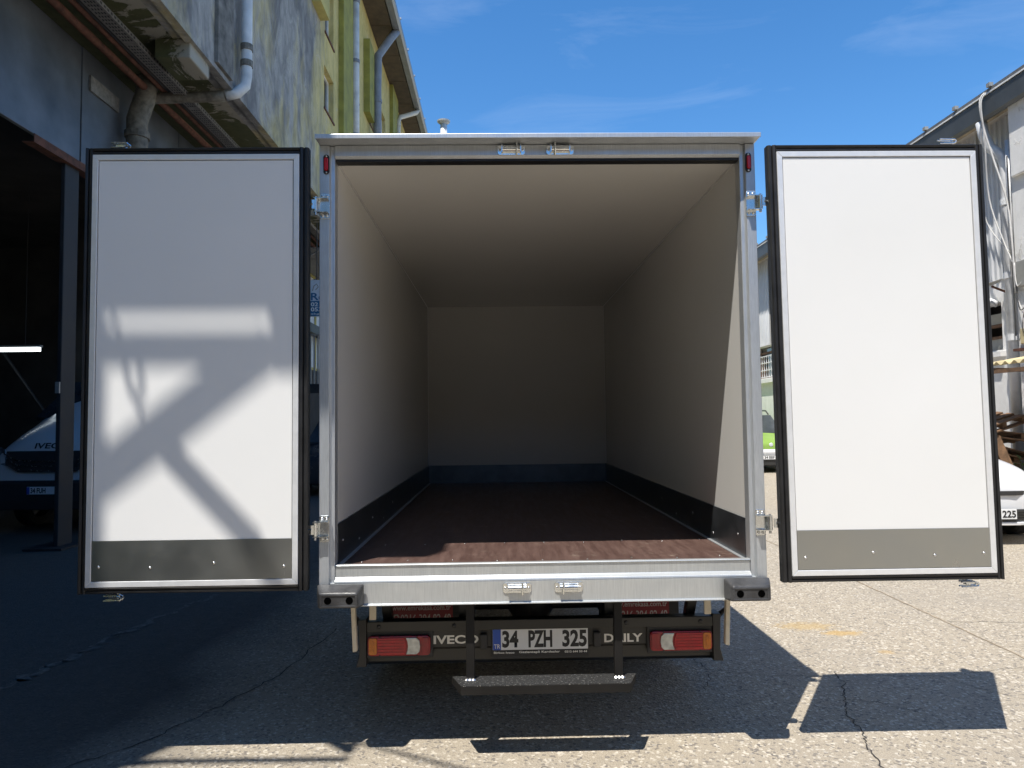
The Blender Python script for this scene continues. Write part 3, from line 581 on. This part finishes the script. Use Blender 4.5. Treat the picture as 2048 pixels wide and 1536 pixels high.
# upper walls at the near end: brick pier, roof frame, neighbouring block (they shade the doors)
FY = -2.6; FX, FZ = -KX/KY*2.5, 2.5/KY
Fm = empty('wall_canopy', (XW, FY, 8.9), 'flat canopy with steel bracket frame high on the yellow building wall', 'canopy')
box('slab', 'roof', Fm, XW+.001, -2.40, FY, .4, 2.13+FZ, 2.13+FZ+.12)
def member(name, a, b, wd, dep=.05):
    a = Vector((a[0]+FX, a[1]+FZ)); b = Vector((b[0]+FX, b[1]+FZ)); t = (b-a).normalized(); nrm = Vector((-t.y, t.x))*wd/2
    MB().prism([tuple(a+nrm), tuple(b+nrm), tuple(b-nrm), tuple(a-nrm)], 'y', FY-dep/2, FY+dep/2).build(name, 'rust', Fm)
member('crossbar', (-2.81, 1.985), (-.85, 1.965), .055)
member('diagonal', (-1.30, 1.975), (-2.78, .82), .10)
member('diagonal', (-1.80, 1.52), (-1.33, 1.02), .05)
member('diagonal', (-1.40, 1.09), (-1.10, .60), .05)
member('gusset', (-1.28, 2.02), (-.82, 2.02), .23)
MB().tube([(-2.02+FX, FY, 2.1+FZ), (-1.97+FX, FY, 1.9+FZ), (-1.95+FX, FY, 1.78+FZ), (-1.915+FX, FY, 1.72+FZ), (-1.89+FX, FY, 1.8+FZ), (-1.90+FX, FY, 1.95+FZ)], .014, 8).build('cable_loop', 'cable_b', Fm)
MB().tube([(-1.91+FX, FY, 1.75+FZ), (-1.885+FX, FY, 1.6+FZ), (-1.90+FX, FY, 1.46+FZ)], .010, 8).build('cable_loop', 'cable_b', Fm)
W2 = empty('grey_block', (-11, -14, 0), 'plain grey block behind the camera on the left side', 'building')
box('wall', 'render', W2, -16, -6.25, -24, YE-.05, 0, 16); box('parapet', 'plaster', W2, -16.1, -6.2, -24, YE-.04, 16, 16.25)
K2 = empty('added_sky_blocker', (3, -22, 0), 'long grey block added unseen behind the camera to cut sky light', 'building')  # unseen block added to cut sky fill on the truck and box interior
box('wall', 'plaster', K2, -14, 20, -28, -18, 0, 7.4).data.materials[0] = simple('grey_facade', (.16, .155, .15), .85, 0, .3, 2)
box('roof', 'roof', K2, -14.3, 20.3, -28.3, -17.7, 7.4, 7.6)
for i in range(9): box('window', 'glass', K2, -12+i*3.4, -10.4+i*3.4, -17.999, -17.97, 3.6, 5.4)
A = empty('lamp_arm', (XW, -3.2, 9), 'thin steel arm reaching from the upper wall of the yellow building', 'bracket')
MB().tube([(XW-.01, -3.25, 9), (-3.05, -3.28, 9), (-3.06, -3.10, 9.03)], .028, 8).build('arm', 'rust', A); MB().box(XW, XW+.02, -3.33, -3.17, 8.88, 9.12).build('wall_plate', 'rust', A)
MB().tube([(XW, -3.25, 8.7), (-3.9, -3.265, 9)], .02, 8).build('strut', 'rust', A)
ca = [Vector((-3.06, -3.10, 9.03)).lerp(Vector((8.4, -8.0, 6.9)), t/14)+Vector((0, 0, -1.0*(t/14)*(1-t/14))) for t in range(15)]
c = MB().tube(ca, .016, 6).build('overhead_cable', 'cable_b'); tag(c, 'dark cable strung across the yard between the two buildings', 'cable')
# strip light in the workshop
LT = empty('strip_light', (-9.3, 10, 3.0), 'lit fluorescent strip light hanging in the dark workshop', 'lamp')
box('housing', 'fixture', LT, -10.6, -8.80, 9.95, 10.05, 3.10, 3.14); MB().box(-10.55, -8.83, 9.965, 10.035, 3.025, 3.099).build('tube', 'tube', LT)
for x in (-10.3, -9.1): MB().tube([(x, 10, 3.14), (x, 10, 6.0)], .006, 6).build('hanger', 'cable_b', LT)
# sign by the shop
yS = 14.2
def at_y(px, py, Y):
    d = cf+cr*((px-1024)/F_PX)-cu*((py-768)/F_PX); return CAM+d*((Y-CAM.y)/d.y)
a, b = at_y(617, 560, yS), at_y(617, 633, yS)
SG = empty('shop_sign', (a.x+.4, yS, b.z), 'blue and white shop sign with telephone numbers beside the yellow building', 'sign')
zt, zb, xl = a.z, b.z, a.x; zm = at_y(617, 602, yS).z
box('board', 'sign_white', SG, xl, xl+1.1, yS, yS+.05, zb, zt); box('blue_field', 'sign_blue', SG, xl+.01, xl+1.09, yS-.006, yS-.001, zb+.01, zm)
k = (zt-zb)/73
text('lettering', 'Ro', 'sign_blue', SG, xl+5*k, xl+34*k, zb+32*k, zb+47*k, yS-.009, .02)
text('lettering', '0212 550', 'white_ink', SG, xl+5*k, xl+60*k, zb+20*k, zb+28*k, yS-.011, .02)
text('lettering', '0533 414', 'white_ink', SG, xl+5*k, xl+60*k, zb+10*k, zb+18*k, yS-.011, .02)
text('lettering', 'akgun', 'white_ink', SG, xl+5*k, xl+34*k, zb+2.5*k, zb+7*k, yS-.011, .01)
MB().tube([(xl+8*k, yS-.005, zt-22*k), (xl+11*k, yS-.005, zt-12*k), (xl+16*k, yS-.005, zt-8*k), (xl+20*k, yS-.005, zt-14*k), (xl+14*k, yS-.005, zt-20*k)], 1.0*k, 6).build('emblem', 'fixture', SG)
for x in (xl+.2, xl+.9): MB().tube([(x, yS+.03, zt), (x, yS+.03, 6.995)], .012, 6).build('hanger', 'cable_b', SG)
# railing
RL = empty('steel_railing', (-5, 15.8, 2.5), 'grey vertical-bar railing under the shop sign', 'railing')
z0, z1 = at_y(625, 768, 15.8).z, at_y(625, 672, 15.8).z
for i in range(26): box('bar', 'fixture', RL, -6.0+i*.1, -5.965+i*.1, 15.78, 15.82, z0, z1)
box('top_rail', 'fixture', RL, -6.05, -3.4, 15.76, 15.84, z1, z1+.05); box('bottom_rail', 'column', RL, -6.05, -3.4, 15.76, 15.86, z0-.25, z0-.001)
for x in (-6.02, -3.45): box('post', 'column', RL, x, x+.05, 15.86, 15.91, 0, z1+.05)

# ------------------------------------------------------------------ annex and flue beyond the truck
AN = empty('annex', (1, 24, 0), 'low white annex with a flue closing the yard behind the truck', 'building')
box('wall', 'plaster', AN, -3, 4.5, 22.2, 27, 0, 8.8); box('roof', 'roof', AN, -3.2, 4.7, 22, 27.2, 8.8, 9.0)
fx = -2.14
MB().tube([(fx, 22.6, 9.0), (fx, 22.6, 12.75)], .125, 18).build('flue', 'pvc', AN, smooth=True)
MB().lathe([(.13, 12.72), (.235, 12.80), (.245, 12.85), (.12, 12.90), (0, 12.90)], (fx, 22.6, 0), 'z', 20).build('flue_cap', 'pvc', AN, smooth=False)

# ------------------------------------------------------------------ right building
RB = empty('white_building', (9.0, 12, 0), 'white building on the right with ribbed sheet cladding and grey gutter', 'building')
XR = 8.55
holes = [(8.62, 9.9, 2.74, 3.58), (17.9, 20.40, 2.90, 3.94)]
wall_x(XR, -24, 45, 0, 4.3, holes, .3, -1).build('lower_wall', 'plaster', RB)
box('inner_dark', 'workshop', RB, XR+.5, XR+.6, -24, 45, 0, 6.9)
ribp = []
for k in range(8):
    y = k/8; ribp += [(-.040, y+.002), (-.040, y+.03), (-.012, y+.042), (-.012, y+.113)]
sheet0 = None
for yy in range(4, 26):
    if sheet0 is None:
        nn = len(ribp); vs = [(XR+p, yy+q, 3.96) for p, q in ribp]+[(XR+p, yy+q, 6.72) for p, q in ribp]+[(XR-.004, yy+q, 3.96) for p, q in ribp]
        sheet0 = MB().add(vs, [(i, i+1, nn+i+1, nn+i) for i in range(nn-1)]+[(i, i+1, 2*nn+i+1, 2*nn+i) for i in range(nn-1)]).build('cladding_sheet', 'cladding', RB)
    else: dup(sheet0, RB, (0, yy-4, 0))
box('upper_wall', 'plaster', RB, XR, XR+.3, -24, 45, 4.301, 6.9)
box('ledge', 'plaster', RB, XR-.10, XR-.002, 17.7, 20.6, 2.74, 2.87)
box('ledge', 'plaster', RB, XR-.10, XR-.002, 8.55, 10.0, 2.62, 2.71)
box('roof_sheet', 'roof', RB, 8.12, 16, -24, 45, 7.06, 7.12)
MB().prism([(8.14, 6.70), (8.20, 6.66), (8.30, 6.70), (8.30, 6.98), (8.22, 7.02), (8.12, 7.02)], 'y', -24, 45).build('gutter', 'gutter_dark', RB)
box('eave_soffit', 'eave', RB, 8.305, XR+.1, -24, 45, 6.80, 6.86).data.materials[0] = simple('aged_soffit', (.42, .36, .27), .85, 0, .3, 3)
box('fascia_edge', 'frame_white', RB, 8.105, 8.119, -24, 45, 7.03, 7.055)
for i in range(24): box('roof_clip', 'fixture', RB, 8.08, 8.15, 6.2+i*.9, 6.28+i*.9, 7.125, 7.19)
# pier of rough plaster, rain pipe
MB().box(XR-.24, XR-.045, 6.8, 7.93, 0, 6.79).build('rough_pier', 'plaster', RB, .02)
MB().box(XR-.30, XR-.245, 6.9, 7.85, 5.5, 6.79).build('pier_head', 'plaster', RB, .02)
pipe([(8.22, 8.44, 6.68), (8.24, 8.42, 6.45), (8.30, 8.36, 6.20), (8.40, 8.24, 6.02), (8.43, 8.20, 5.85), (8.43, 8.20, .15)], .085, 'pvc', [(8.43, 8.20, 5.2), (8.43, 8.20, 3.95), (8.43, 8.20, 2.9)], parent=RB)
pipe([(8.36, 8.02, 6.2), (8.36, 8.02, 3.9)], .045, 'pvc', parent=RB)
# barred window far along
gw = MB()
for q in ((17.9, 17.97, 2.90, 3.94), (20.0, 20.40, 2.90, 3.62), (17.97, 20.0, 2.90, 2.97), (17.97, 20.4, 3.72, 3.78)): gw.box(XR+.12, XR+.18, *q)
gwo = gw.build('window', 'brown', RB); box('pane', 'glass', gwo, XR+.2, XR+.21, 17.9, 20.4, 2.90, 3.94)
for i in range(11): MB().box(XR+.02, XR+.04, 18.0+i*.19, 18.025+i*.19, 2.92, 3.64).build('grille_bar', 'frame_white', gwo)
for z in (2.94, 3.16, 3.40, 3.62): MB().box(XR+.0, XR+.019, 17.96, 19.98, z-.012, z+.012).build('grille_rail', 'frame_white', gwo)
# broken window beside the pier
bw = MB()
for q in ((8.62, 8.70, 2.74, 3.58), (9.82, 9.9, 2.74, 3.58), (8.70, 9.82, 3.16, 3.21), (8.70, 9.82, 2.95, 3.0)): bw.box(XR+.10, XR+.16, *q)
bwo = bw.build('window', 'brown', RB)
box('dusty_pane', 'fixture', bwo, XR+.12, XR+.13, 8.70, 9.8, 2.75, 2.95); box('dusty_pane', 'fixture', bwo, XR+.12, XR+.13, 8.70, 9.8, 3.22, 3.4)
MB().tube([(XR-.08, 9.8, 3.50), (XR-.10, 9.2, 3.58), (XR-.09, 8.75, 3.60), (XR-.04, 8.66, 3.54)], .06, 10).build('vent_duct', 'pvc', bwo, smooth=True)
# little canopy of corrugated sheet
cs = MB(); vs = []; nseg = 60
for i in range(nseg+1):
    y = 5.7+1.9*i/nseg; z = 2.50+.028*math.sin(i*math.pi/3)
    vs += [(7.45, y, z-.10), (XR-.26, y, z+.04)]
cs.add(vs, [(2*i, 2*i+1, 2*i+3, 2*i+2) for i in range(nseg)])
co_ = cs.build('canopy', 'yellow_sheet', RB, smooth=True); md = co_.modifiers.new('t', 'SOLIDIFY'); md.thickness = .012
for y in (5.9, 7.4): box('canopy_arm', 'wood', co_, 7.52, XR-.25, y, y+.05, 2.28, 2.34)
box('canopy_front_rail', 'wood', co_, 7.46, 7.51, 5.7, 7.6, 2.25, 2.31)
box('meter_box', 'fixture', RB, XR-.31, XR-.246, 7.55, 7.82, 3.68, 4.1, bevel=.01); box('meter_box', 'yellow_sheet', RB, XR-.31, XR-.246, 7.55, 7.8, 2.75, 3.0, bevel=.01)
box('wall_bracket', 'rust', RB, XR-.36, XR-.245, 7.55, 7.9, 2.64, 2.68)
# hanging cables on the right facade
def cable(pts, r=.012, mt='cable_w'):
    P = [Vector(p) for p in pts]; out = []
    for i in range(len(P)-1):
        for k in range(6):
            t = k/6; p0, p1, p2, p3 = P[max(i-1, 0)], P[i], P[i+1], P[min(i+2, len(P)-1)]
            out.append(.5*((2*p1)+(p2-p0)*t+(2*p0-5*p1+4*p2-p3)*t*t+(3*p1-p0-3*p2+p3)*t**3))
    out.append(P[-1]); return MB().tube(out, r, 6).build('wall_cable', mt, RB, smooth=True)
cable([(8.26, 8.12, 7.16), (8.07, 8.22, 7.0), (8.09, 8.20, 6.5), (8.18, 8.12, 5.9), (8.26, 7.98, 5.2), (8.27, 7.92, 4.6), (8.28, 7.90, 3.6)], .016)
cable([(8.24, 8.1, 7.14), (8.06, 8.18, 6.95), (8.10, 8.20, 6.3), (8.20, 8.30, 5.3), (8.27, 8.10, 4.5), (8.28, 7.92, 4.1)], .013)
cable([(8.07, 8.2, 6.9), (8.16, 8.4, 5.8), (8.24, 8.45, 4.95), (8.29, 8.0, 4.3)], .009)
cable([(8.28, 7.9, 4.1), (8.24, 7.8, 3.7), (8.27, 7.6, 3.9)], .011); cable([(8.28, 7.88, 3.9), (8.23, 7.75, 3.3), (8.27, 7.5, 3.5), (8.25, 7.6, 3.0)], .009, 'cable_b')
cable([(8.28, 7.95, 5.9), (8.28, 7.94, 4.0), (8.28, 7.94, 2.9)], .011, 'cable_b'); cable([(8.27, 7.7, 3.8), (8.24, 7.6, 3.2), (8.27, 7.75, 2.6)], .008, 'cable_b')
cable([(8.27, 7.85, 3.5), (8.24, 7.7, 3.15), (8.26, 7.85, 2.8)], .008); cable([(8.27, 7.6, 3.6), (8.23, 7.72, 3.0), (8.27, 7.55, 2.75)], .007, 'cable_b')
# flood light
FLt = empty('flood_light', (8.3, 8.4, 3.8), 'small flood light on a wall arm above the white car', 'lamp')
MB().add([(8.16, 8.35, 3.86), (8.38, 8.35, 3.93), (8.38, 8.60, 3.90), (8.16, 8.60, 3.83), (8.17, 8.36, 3.82), (8.37, 8.36, 3.88), (8.37, 8.59, 3.85), (8.17, 8.59, 3.79)], [(0, 1, 2, 3), (4, 5, 6, 7), (0, 1, 5, 4), (1, 2, 6, 5), (2, 3, 7, 6), (3, 0, 4, 7)]).build('head', 'fixture', FLt, .008)
MB().tube([(8.30, 8.48, 3.82), (8.45, 8.48, 3.76), (XR, 8.48, 3.72)], .02, 8).build('arm', 'rust', FLt)

# ------------------------------------------------------------------ pallets, planks, plant
def pallet(name, loc, rot, label):
    o = empty(name, loc, label, 'pallet', 'pallets heaped by the white wall', local=True); o.rotation_euler = rot
    for i in range(5): box('board', 'wood', o, -.5, .5, -.4+i*.175, -.30+i*.175, .10, .122)
    for x in (-.46, 0, .46): box('bearer', 'wood', o, x-.045, x+.045, -.4, .4, .022, .099)
    for y in (-.39, 0, .39): box('lower_board', 'wood', o, -.5, .5, y-.045, y+.045, 0, .021)
pallet('wooden_pallet', (7.62, 7.95, 1.44), (R(8), R(-12), R(20)), 'topmost tilted brown pallet of the heap beside the rain pipe')
pallet('wooden_pallet', (7.64, 8.0, 1.22), (R(-6), R(8), R(-12)), 'second brown pallet from the top of the heap')
pallet('wooden_pallet', (7.68, 8.0, 1.02), (R(5), R(14), R(14)), 'third brown pallet from the top of the heap')
for i, (z, r_) in enumerate(((.0, 4), (.14, -6), (.28, 3), (.42, 8), (.56, -4), (.70, 5), (.84, -3))): pallet('wooden_pallet', (7.58, 8.12, z+.005), (0, 0, R(r_)), ('lowest dark brown pallet of the heap, lying on the ground', 'second lowest dark brown pallet of the heap by the white wall', 'third lowest dark brown pallet of the heap by the white wall', 'middle dark brown pallet of the heap by the white wall', 'sixth dark brown pallet from the top of the heap', 'fifth dark brown pallet from the top of the heap', 'fourth dark brown pallet from the top of the heap')[i])
def plank(p0, p1, wd, mt, label):
    p0, p1 = Vector(p0), Vector(p1); t = (p1-p0).normalized(); u = t.cross(Vector((0, 1, 0))).normalized()*wd/2; v = t.cross(u).normalized()*.011
    pts = [p0+u+v, p0-u+v, p0-u-v, p0+u-v, p1+u+v, p1-u+v, p1-u-v, p1+u-v]
    tag(MB().add(pts, [(0, 1, 2, 3), (4, 5, 6, 7), (0, 1, 5, 4), (1, 2, 6, 5), (2, 3, 7, 6), (3, 0, 4, 7)]).build('plank', mt), label, 'plank', 'planks leaning on the pallet heap')
plank((7.92, 7.30, .01), (7.55, 7.52, 1.28), .15, 'wood', 'dark brown plank leaning against the pallet heap')
plank((7.62, 7.36, .01), (7.48, 7.52, 1.0), .12, 'wood_pale', 'pale yellow plank leaning against the pallet heap')
PT = empty('leafy_plant', (8.12, 7.55, 0), 'green leafy weed growing at the foot of the white wall', 'plant')
lf = MB(); stm = MB(); rnd = random.Random(3)
for i in range(26):
    a = rnd.uniform(0, 6.28); rr_ = rnd.uniform(.04, .24); hh = rnd.uniform(.35, 1.05); tip = Vector((8.12+rr_*math.cos(a), 7.55+rr_*math.sin(a), hh))
    stm.tube([(8.12+rnd.uniform(-.05, .05), 7.55+rnd.uniform(-.05, .05), 0), (8.12+rr_*.4*math.cos(a), 7.55+rr_*.4*math.sin(a), hh*.6), tuple(tip)], .005, 5)
    for k in range(22):
        t = rnd.uniform(.35, 1); p = Vector((8.12, 7.55, 0)).lerp(tip, t)+Vector((rnd.gauss(0, .05), rnd.gauss(0, .05), rnd.gauss(0, .05))); d = Vector((rnd.gauss(0, 1), rnd.gauss(0, 1), rnd.gauss(0, .6))).normalized(); e = d.cross(Vector((rnd.gauss(0, 1), rnd.gauss(0, 1), rnd.gauss(0, 1)))).normalized(); s_ = rnd.uniform(.025, .055)
        lf.add([p, p+d*s_+e*s_*.4, p+d*s_*2, p+d*s_-e*s_*.4], [(0, 1, 2, 3)])
o = lf.build('foliage', 'leaf', PT); o['kind'] = 'stuff'; stm.build('stems', 'leaf', PT)

# ------------------------------------------------------------------ vehicles
def loft(secs):
    m_ = MB(); rings = []
    for y, half in secs: rings.append([(x, y, z) for x, z in half]+[(-x, y, z) for x, z in half[-2:0:-1]])
    n_ = len(rings[0]); vs = [p for r_ in rings for p in r_]; fs = []
    for i in range(len(rings)-1):
        for k in range(n_): fs.append((i*n_+k, i*n_+(k+1) % n_, (i+1)*n_+(k+1) % n_, (i+1)*n_+k))
    fs += [tuple(range(n_)), tuple(range((len(rings)-1)*n_, len(rings)*n_))]
    return m_.add(vs, fs)
def quad(name, mt, parent, pts, th=.02, bevel=.006, lift=.012):
    P = [Vector(p) for p in pts]; nrm = (P[1]-P[0]).cross(P[2]-P[0]).normalized()
    if nrm.y > 0: nrm = -nrm
    n_ = len(P); lift = .05 if name == 'windscreen' else lift
    vs = [p+nrm*lift for p in P]+[p-nrm*th for p in P]
    return MB().add(vs, [tuple(range(n_)), tuple(range(n_, 2*n_))]+[(i, (i+1) % n_, n_+(i+1) % n_, n_+i) for i in range(n_)]).build(name, mt, parent, bevel)
# white hatchback
C1 = empty('white_car', (5.86, 5.28, 0), 'white car at the right edge with its front turned to the camera', 'car', rz=R(-2), local=True); C1.scale = (1.1, 1.1, 1.1)
S1 = [(0.0, [(0, .24), (.36, .24), (.44, .34), (.46, .50), (.42, .60), (.22, .66), (0, .67)]),
      (.08, [(0, .20), (.54, .20), (.62, .34), (.64, .53), (.56, .68), (.3, .75), (0, .76)]),
      (.28, [(0, .18), (.74, .18), (.79, .35), (.80, .57), (.70, .77), (.4, .85), (0, .87)]),
      (.55, [(0, .18), (.83, .18), (.88, .38), (.88, .64), (.79, .85), (.45, .92), (0, .94)]),
      (1.0, [(0, .18), (.86, .18), (.90, .40), (.90, .70), (.82, .92), (.5, .985), (0, 1.0)]),
      (1.15, [(0, .18), (.86, .18), (.90, .40), (.90, .74), (.82, .96), (.5, 1.02), (0, 1.03)]),
      (1.85, [(0, .18), (.86, .18), (.90, .40), (.90, .80), (.68, 1.36), (.4, 1.43), (0, 1.45)]),
      (3.3, [(0, .18), (.86, .18), (.90, .40), (.90, .82), (.67, 1.38), (.4, 1.45), (0, 1.47)]),
      (4.0, [(0, .22), (.84, .22), (.88, .45), (.87, .85), (.62, 1.25), (.4, 1.32), (0, 1.33)]),
      (4.2, [(0, .3), (.7, .3), (.78, .5), (.75, .8), (.55, 1.05), (.3, 1.1), (0, 1.12)])]
cbd = loft(S1).build('body', 'white_paint', C1, smooth=True, sub=2)
quad('windscreen', 'glass', C1, [(-.70, 1.16, 1.03), (.70, 1.16, 1.03), (.58, 1.80, 1.40), (-.58, 1.80, 1.40)])
MB().prism([(-.56, .14), (-.44, .035), (-.30, -.012), (.30, -.012), (.44, .035), (.56, .14), (.54, .20), (-.54, .20)], 'z', .555, .605).build('upper_grille', 'blackpl', C1, .006)
MB().prism([(-.54, .10), (-.42, .01), (-.28, -.03), (.28, -.03), (.42, .01), (.54, .10), (.50, .2), (-.50, .2)], 'z', .275, .40).build('lower_grille', 'blackpl', C1, .01)
for i in range(4): MB().prism([(-.50, .055), (-.42, .0), (-.28, -.038), (.28, -.038), (.42, .0), (.50, .055), (.42, .1), (-.42, .1)], 'z', .292+i*.027, .299+i*.027).build('grille_slat', 'darkgrey', C1)
MB().prism([(-.64, .13), (-.46, .0), (-.30, -.045), (.30, -.045), (.46, .0), (.64, .13), (.6, .2), (-.6, .2)], 'z', .225, .262).build('splitter', 'white_paint', C1, .008)
for s in (-1, 1):
    MB().add([(s*x, y, z) for x, y, z in ((.44, .015, .565), (.60, .10, .575), (.80, .30, .645), (.74, .28, .725), (.52, .08, .665), (.46, .15, .57), (.60, .25, .575), (.74, .42, .645), (.70, .42, .72), (.50, .25, .665))], [(0, 1, 2, 3, 4), (5, 6, 7, 8, 9), (0, 1, 6, 5), (1, 2, 7, 6), (2, 3, 8, 7), (3, 4, 9, 8), (4, 0, 5, 9)]).build('headlight', 'headlamp', C1, .006)
    for y in (.80, 3.3): wheel('wheel', C1, (s*.79, y, .30), .30, .2, s)
np_ = box('number_plate', 'plate_white', C1, -.26, .26, -.065, -.045, .30, .41); text('lettering', '225', 'ink', np_, .10, .25, .315, .395, -.067, .03)
# lime-green van
C2 = empty('green_van', (7.66, 17.2, 0), 'lime green van with white bumper parked far off beside the white building', 'van', rz=0, local=True)
S2 = [(0.0, [(0, .26), (.6, .26), (.72, .40), (.74, .6), (.66, .74), (.3, .8), (0, .81)]),
      (.12, [(0, .22), (.74, .22), (.82, .40), (.83, .66), (.76, .86), (.4, .95), (0, .96)]),
      (.75, [(0, .2), (.82, .2), (.86, .42), (.86, .85), (.80, 1.06), (.5, 1.12), (0, 1.13)]),
      (.9, [(0, .2), (.82, .2), (.86, .42), (.86, .9), (.80, 1.10), (.5, 1.15), (0, 1.16)]),
      (1.6, [(0, .2), (.82, .2), (.86, .42), (.86, 1.05), (.76, 1.68), (.45, 1.80), (0, 1.82)]),
      (3.9, [(0, .2), (.82, .2), (.86, .42), (.86, 1.05), (.78, 1.72), (.45, 1.85), (0, 1.87)]),
      (4.2, [(0, .3), (.75, .3), (.8, .5), (.8, 1.0), (.68, 1.6), (.3, 1.7), (0, 1.72)])]
loft(S2).build('body', 'green_paint', C2, smooth=True, sub=2)
quad('windscreen', 'glass', C2, [(-.78, .86, 1.11), (.78, .86, 1.11), (.66, 1.50, 1.66), (-.66, 1.50, 1.66)])
MB().prism([(-.03, .52), (-.05, .60), (-.03, .68), (.06, .70), (.06, .52)], 'x', -.76, .76).build('bumper_band', 'white_paint', C2, .01)
MB().prism([(-.04, .22), (-.05, .50), (-.02, .515), (.08, .515), (.08, .22)], 'x', -.74, .74).build('lower_bumper', 'blackpl', C2, .01)
MB().lathe([(0, -.02), (.05, -.015), (.06, 0)], (.10, .03, .82), 'y', 16).build('badge', 'sign_white', C2)
np_ = box('number_plate', 'plate_white', C2, -.19, .33, -.075, -.055, .40, .51); text('lettering', '34 BBF 371', 'ink', np_, -.14, .32, .415, .495, -.077, .02)
for s in (-1, 1):
    quad('headlight', 'headlamp', C2, [(s*.45, .02, .74), (s*.74, .06, .76), (s*.80, .25, .90), (s*.55, .08, .86)])
    MB().tube([(s*.62, 1.55, 1.72), (s*.64, 1.8, 1.83), (s*.64, 3.6, 1.88), (s*.62, 3.9, 1.8)], .022, 8).build('roof_rail', 'darkgrey', C2, smooth=True)
    for y in (.8, 3.4): wheel('wheel', C2, (s*.76, y, .30), .30, .19, s)
# white van in the workshop
C3 = empty('white_van', (-7.0, 7.4, 0), 'white van parked inside the dark workshop with its bonnet towards the yard', 'van', rz=R(-3), local=True)
S3 = [(0.0, [(0, .42), (.8, .42), (.92, .52), (.95, .80), (.90, 1.02), (.5, 1.20), (0, 1.22)]),
      (.14, [(0, .36), (.9, .36), (.99, .52), (1.0, .90), (.96, 1.18), (.6, 1.42), (0, 1.45)]),
      (.6, [(0, .34), (.96, .34), (1.0, .55), (1.0, 1.1), (.95, 1.42), (.6, 1.68), (0, 1.72)]),
      (.85, [(0, .34), (.96, .34), (1.0, .55), (1.0, 1.2), (.95, 1.52), (.6, 1.76), (0, 1.80)]),
      (1.8, [(0, .34), (.96, .34), (1.0, .55), (1.0, 1.4), (.88, 2.2), (.6, 2.45), (0, 2.5)]),
      (5.2, [(0, .34), (.96, .34), (1.0, .55), (1.0, 1.5), (.9, 2.4), (.6, 2.7), (0, 2.75)])]
loft(S3).build('body', 'white_paint', C3, smooth=True, sub=2)
quad('windscreen', 'glass', C3, [(-.86, .92, 1.72), (.86, .92, 1.72), (.72, 1.68, 2.34), (-.72, 1.68, 2.34)])
quad('grille', 'blackpl', C3, [(-.64, -.03, 1.04), (-.44, -.04, .93), (.44, -.04, .93), (.64, -.03, 1.04), (.68, .05, 1.24), (-.68, .05, 1.24)])
for k in range(3):
    MB().tube([(-.68+.05*k, -.01-.01*k, 1.20-.07*k), (-.46+.02*k, -.045, 1.10-.07*k), (0, -.058, 1.085-.07*k), (.46-.02*k, -.045, 1.10-.07*k), (.68-.05*k, -.01-.01*k, 1.20-.07*k)], .009, 8).build('grille_bar', 'zinc', C3)
text('lettering', 'IVECO', 'ink', C3, -.26, .26, 1.275, 1.36, .055, .02, place=lambda p: Vector((p.x, .055+(p.z-1.275)*.45, p.z)))
MB().prism([(-.05, .36), (-.07, .5), (-.06, .76), (-.02, .80), (.3, .80), (.3, .36)], 'x', -.97, .97).build('bumper', 'blackpl', C3, .02)
for s in (-1, 1):
    quad('headlight', 'headlamp', C3, [(s*.66, .02, 1.02), (s*.92, .10, 1.06), (s*.97, .28, 1.30), (s*.74, .10, 1.26)])
    wheel('wheel', C3, (s*.88, .95, .36), .36, .22, s); wheel('wheel', C3, (s*.88, 4.2, .36), .36, .22, s)
np_ = box('number_plate', 'plate_white', C3, -.26, .26, -.09, -.065, .60, .71); box('blue_band', 'plate_blue', np_, -.258, -.215, -.093, -.0902, .602, .708); text('lettering', '34 FUH', 'ink', np_, -.20, .03, .615, .695, -.0922, .03)
# dark van under the railing
C4 = empty('dark_van', (-3.9, 12.2, 0), 'dark van parked in the shade beyond the left door', 'van', rz=0, local=True)
S4 = [(y, [(x*1.02, z) for x, z in h]) for y, h in S2]
loft(S4).build('body', 'dark_paint', C4, smooth=True, sub=2)
quad('windscreen', 'glass', C4, [(-.74, .86, 1.13), (.74, .86, 1.13), (.60, 1.50, 1.66), (-.60, 1.50, 1.66)])
for s in (-1, 1):
    quad('headlight', 'headlamp', C4, [(s*.45, .02, .74), (s*.74, .06, .76), (s*.80, .25, .90), (s*.55, .08, .86)])
    for y in (.8, 3.4): wheel('wheel', C4, (s*.76, y, .30), .30, .19, s)
bpy.context.view_layer.update()
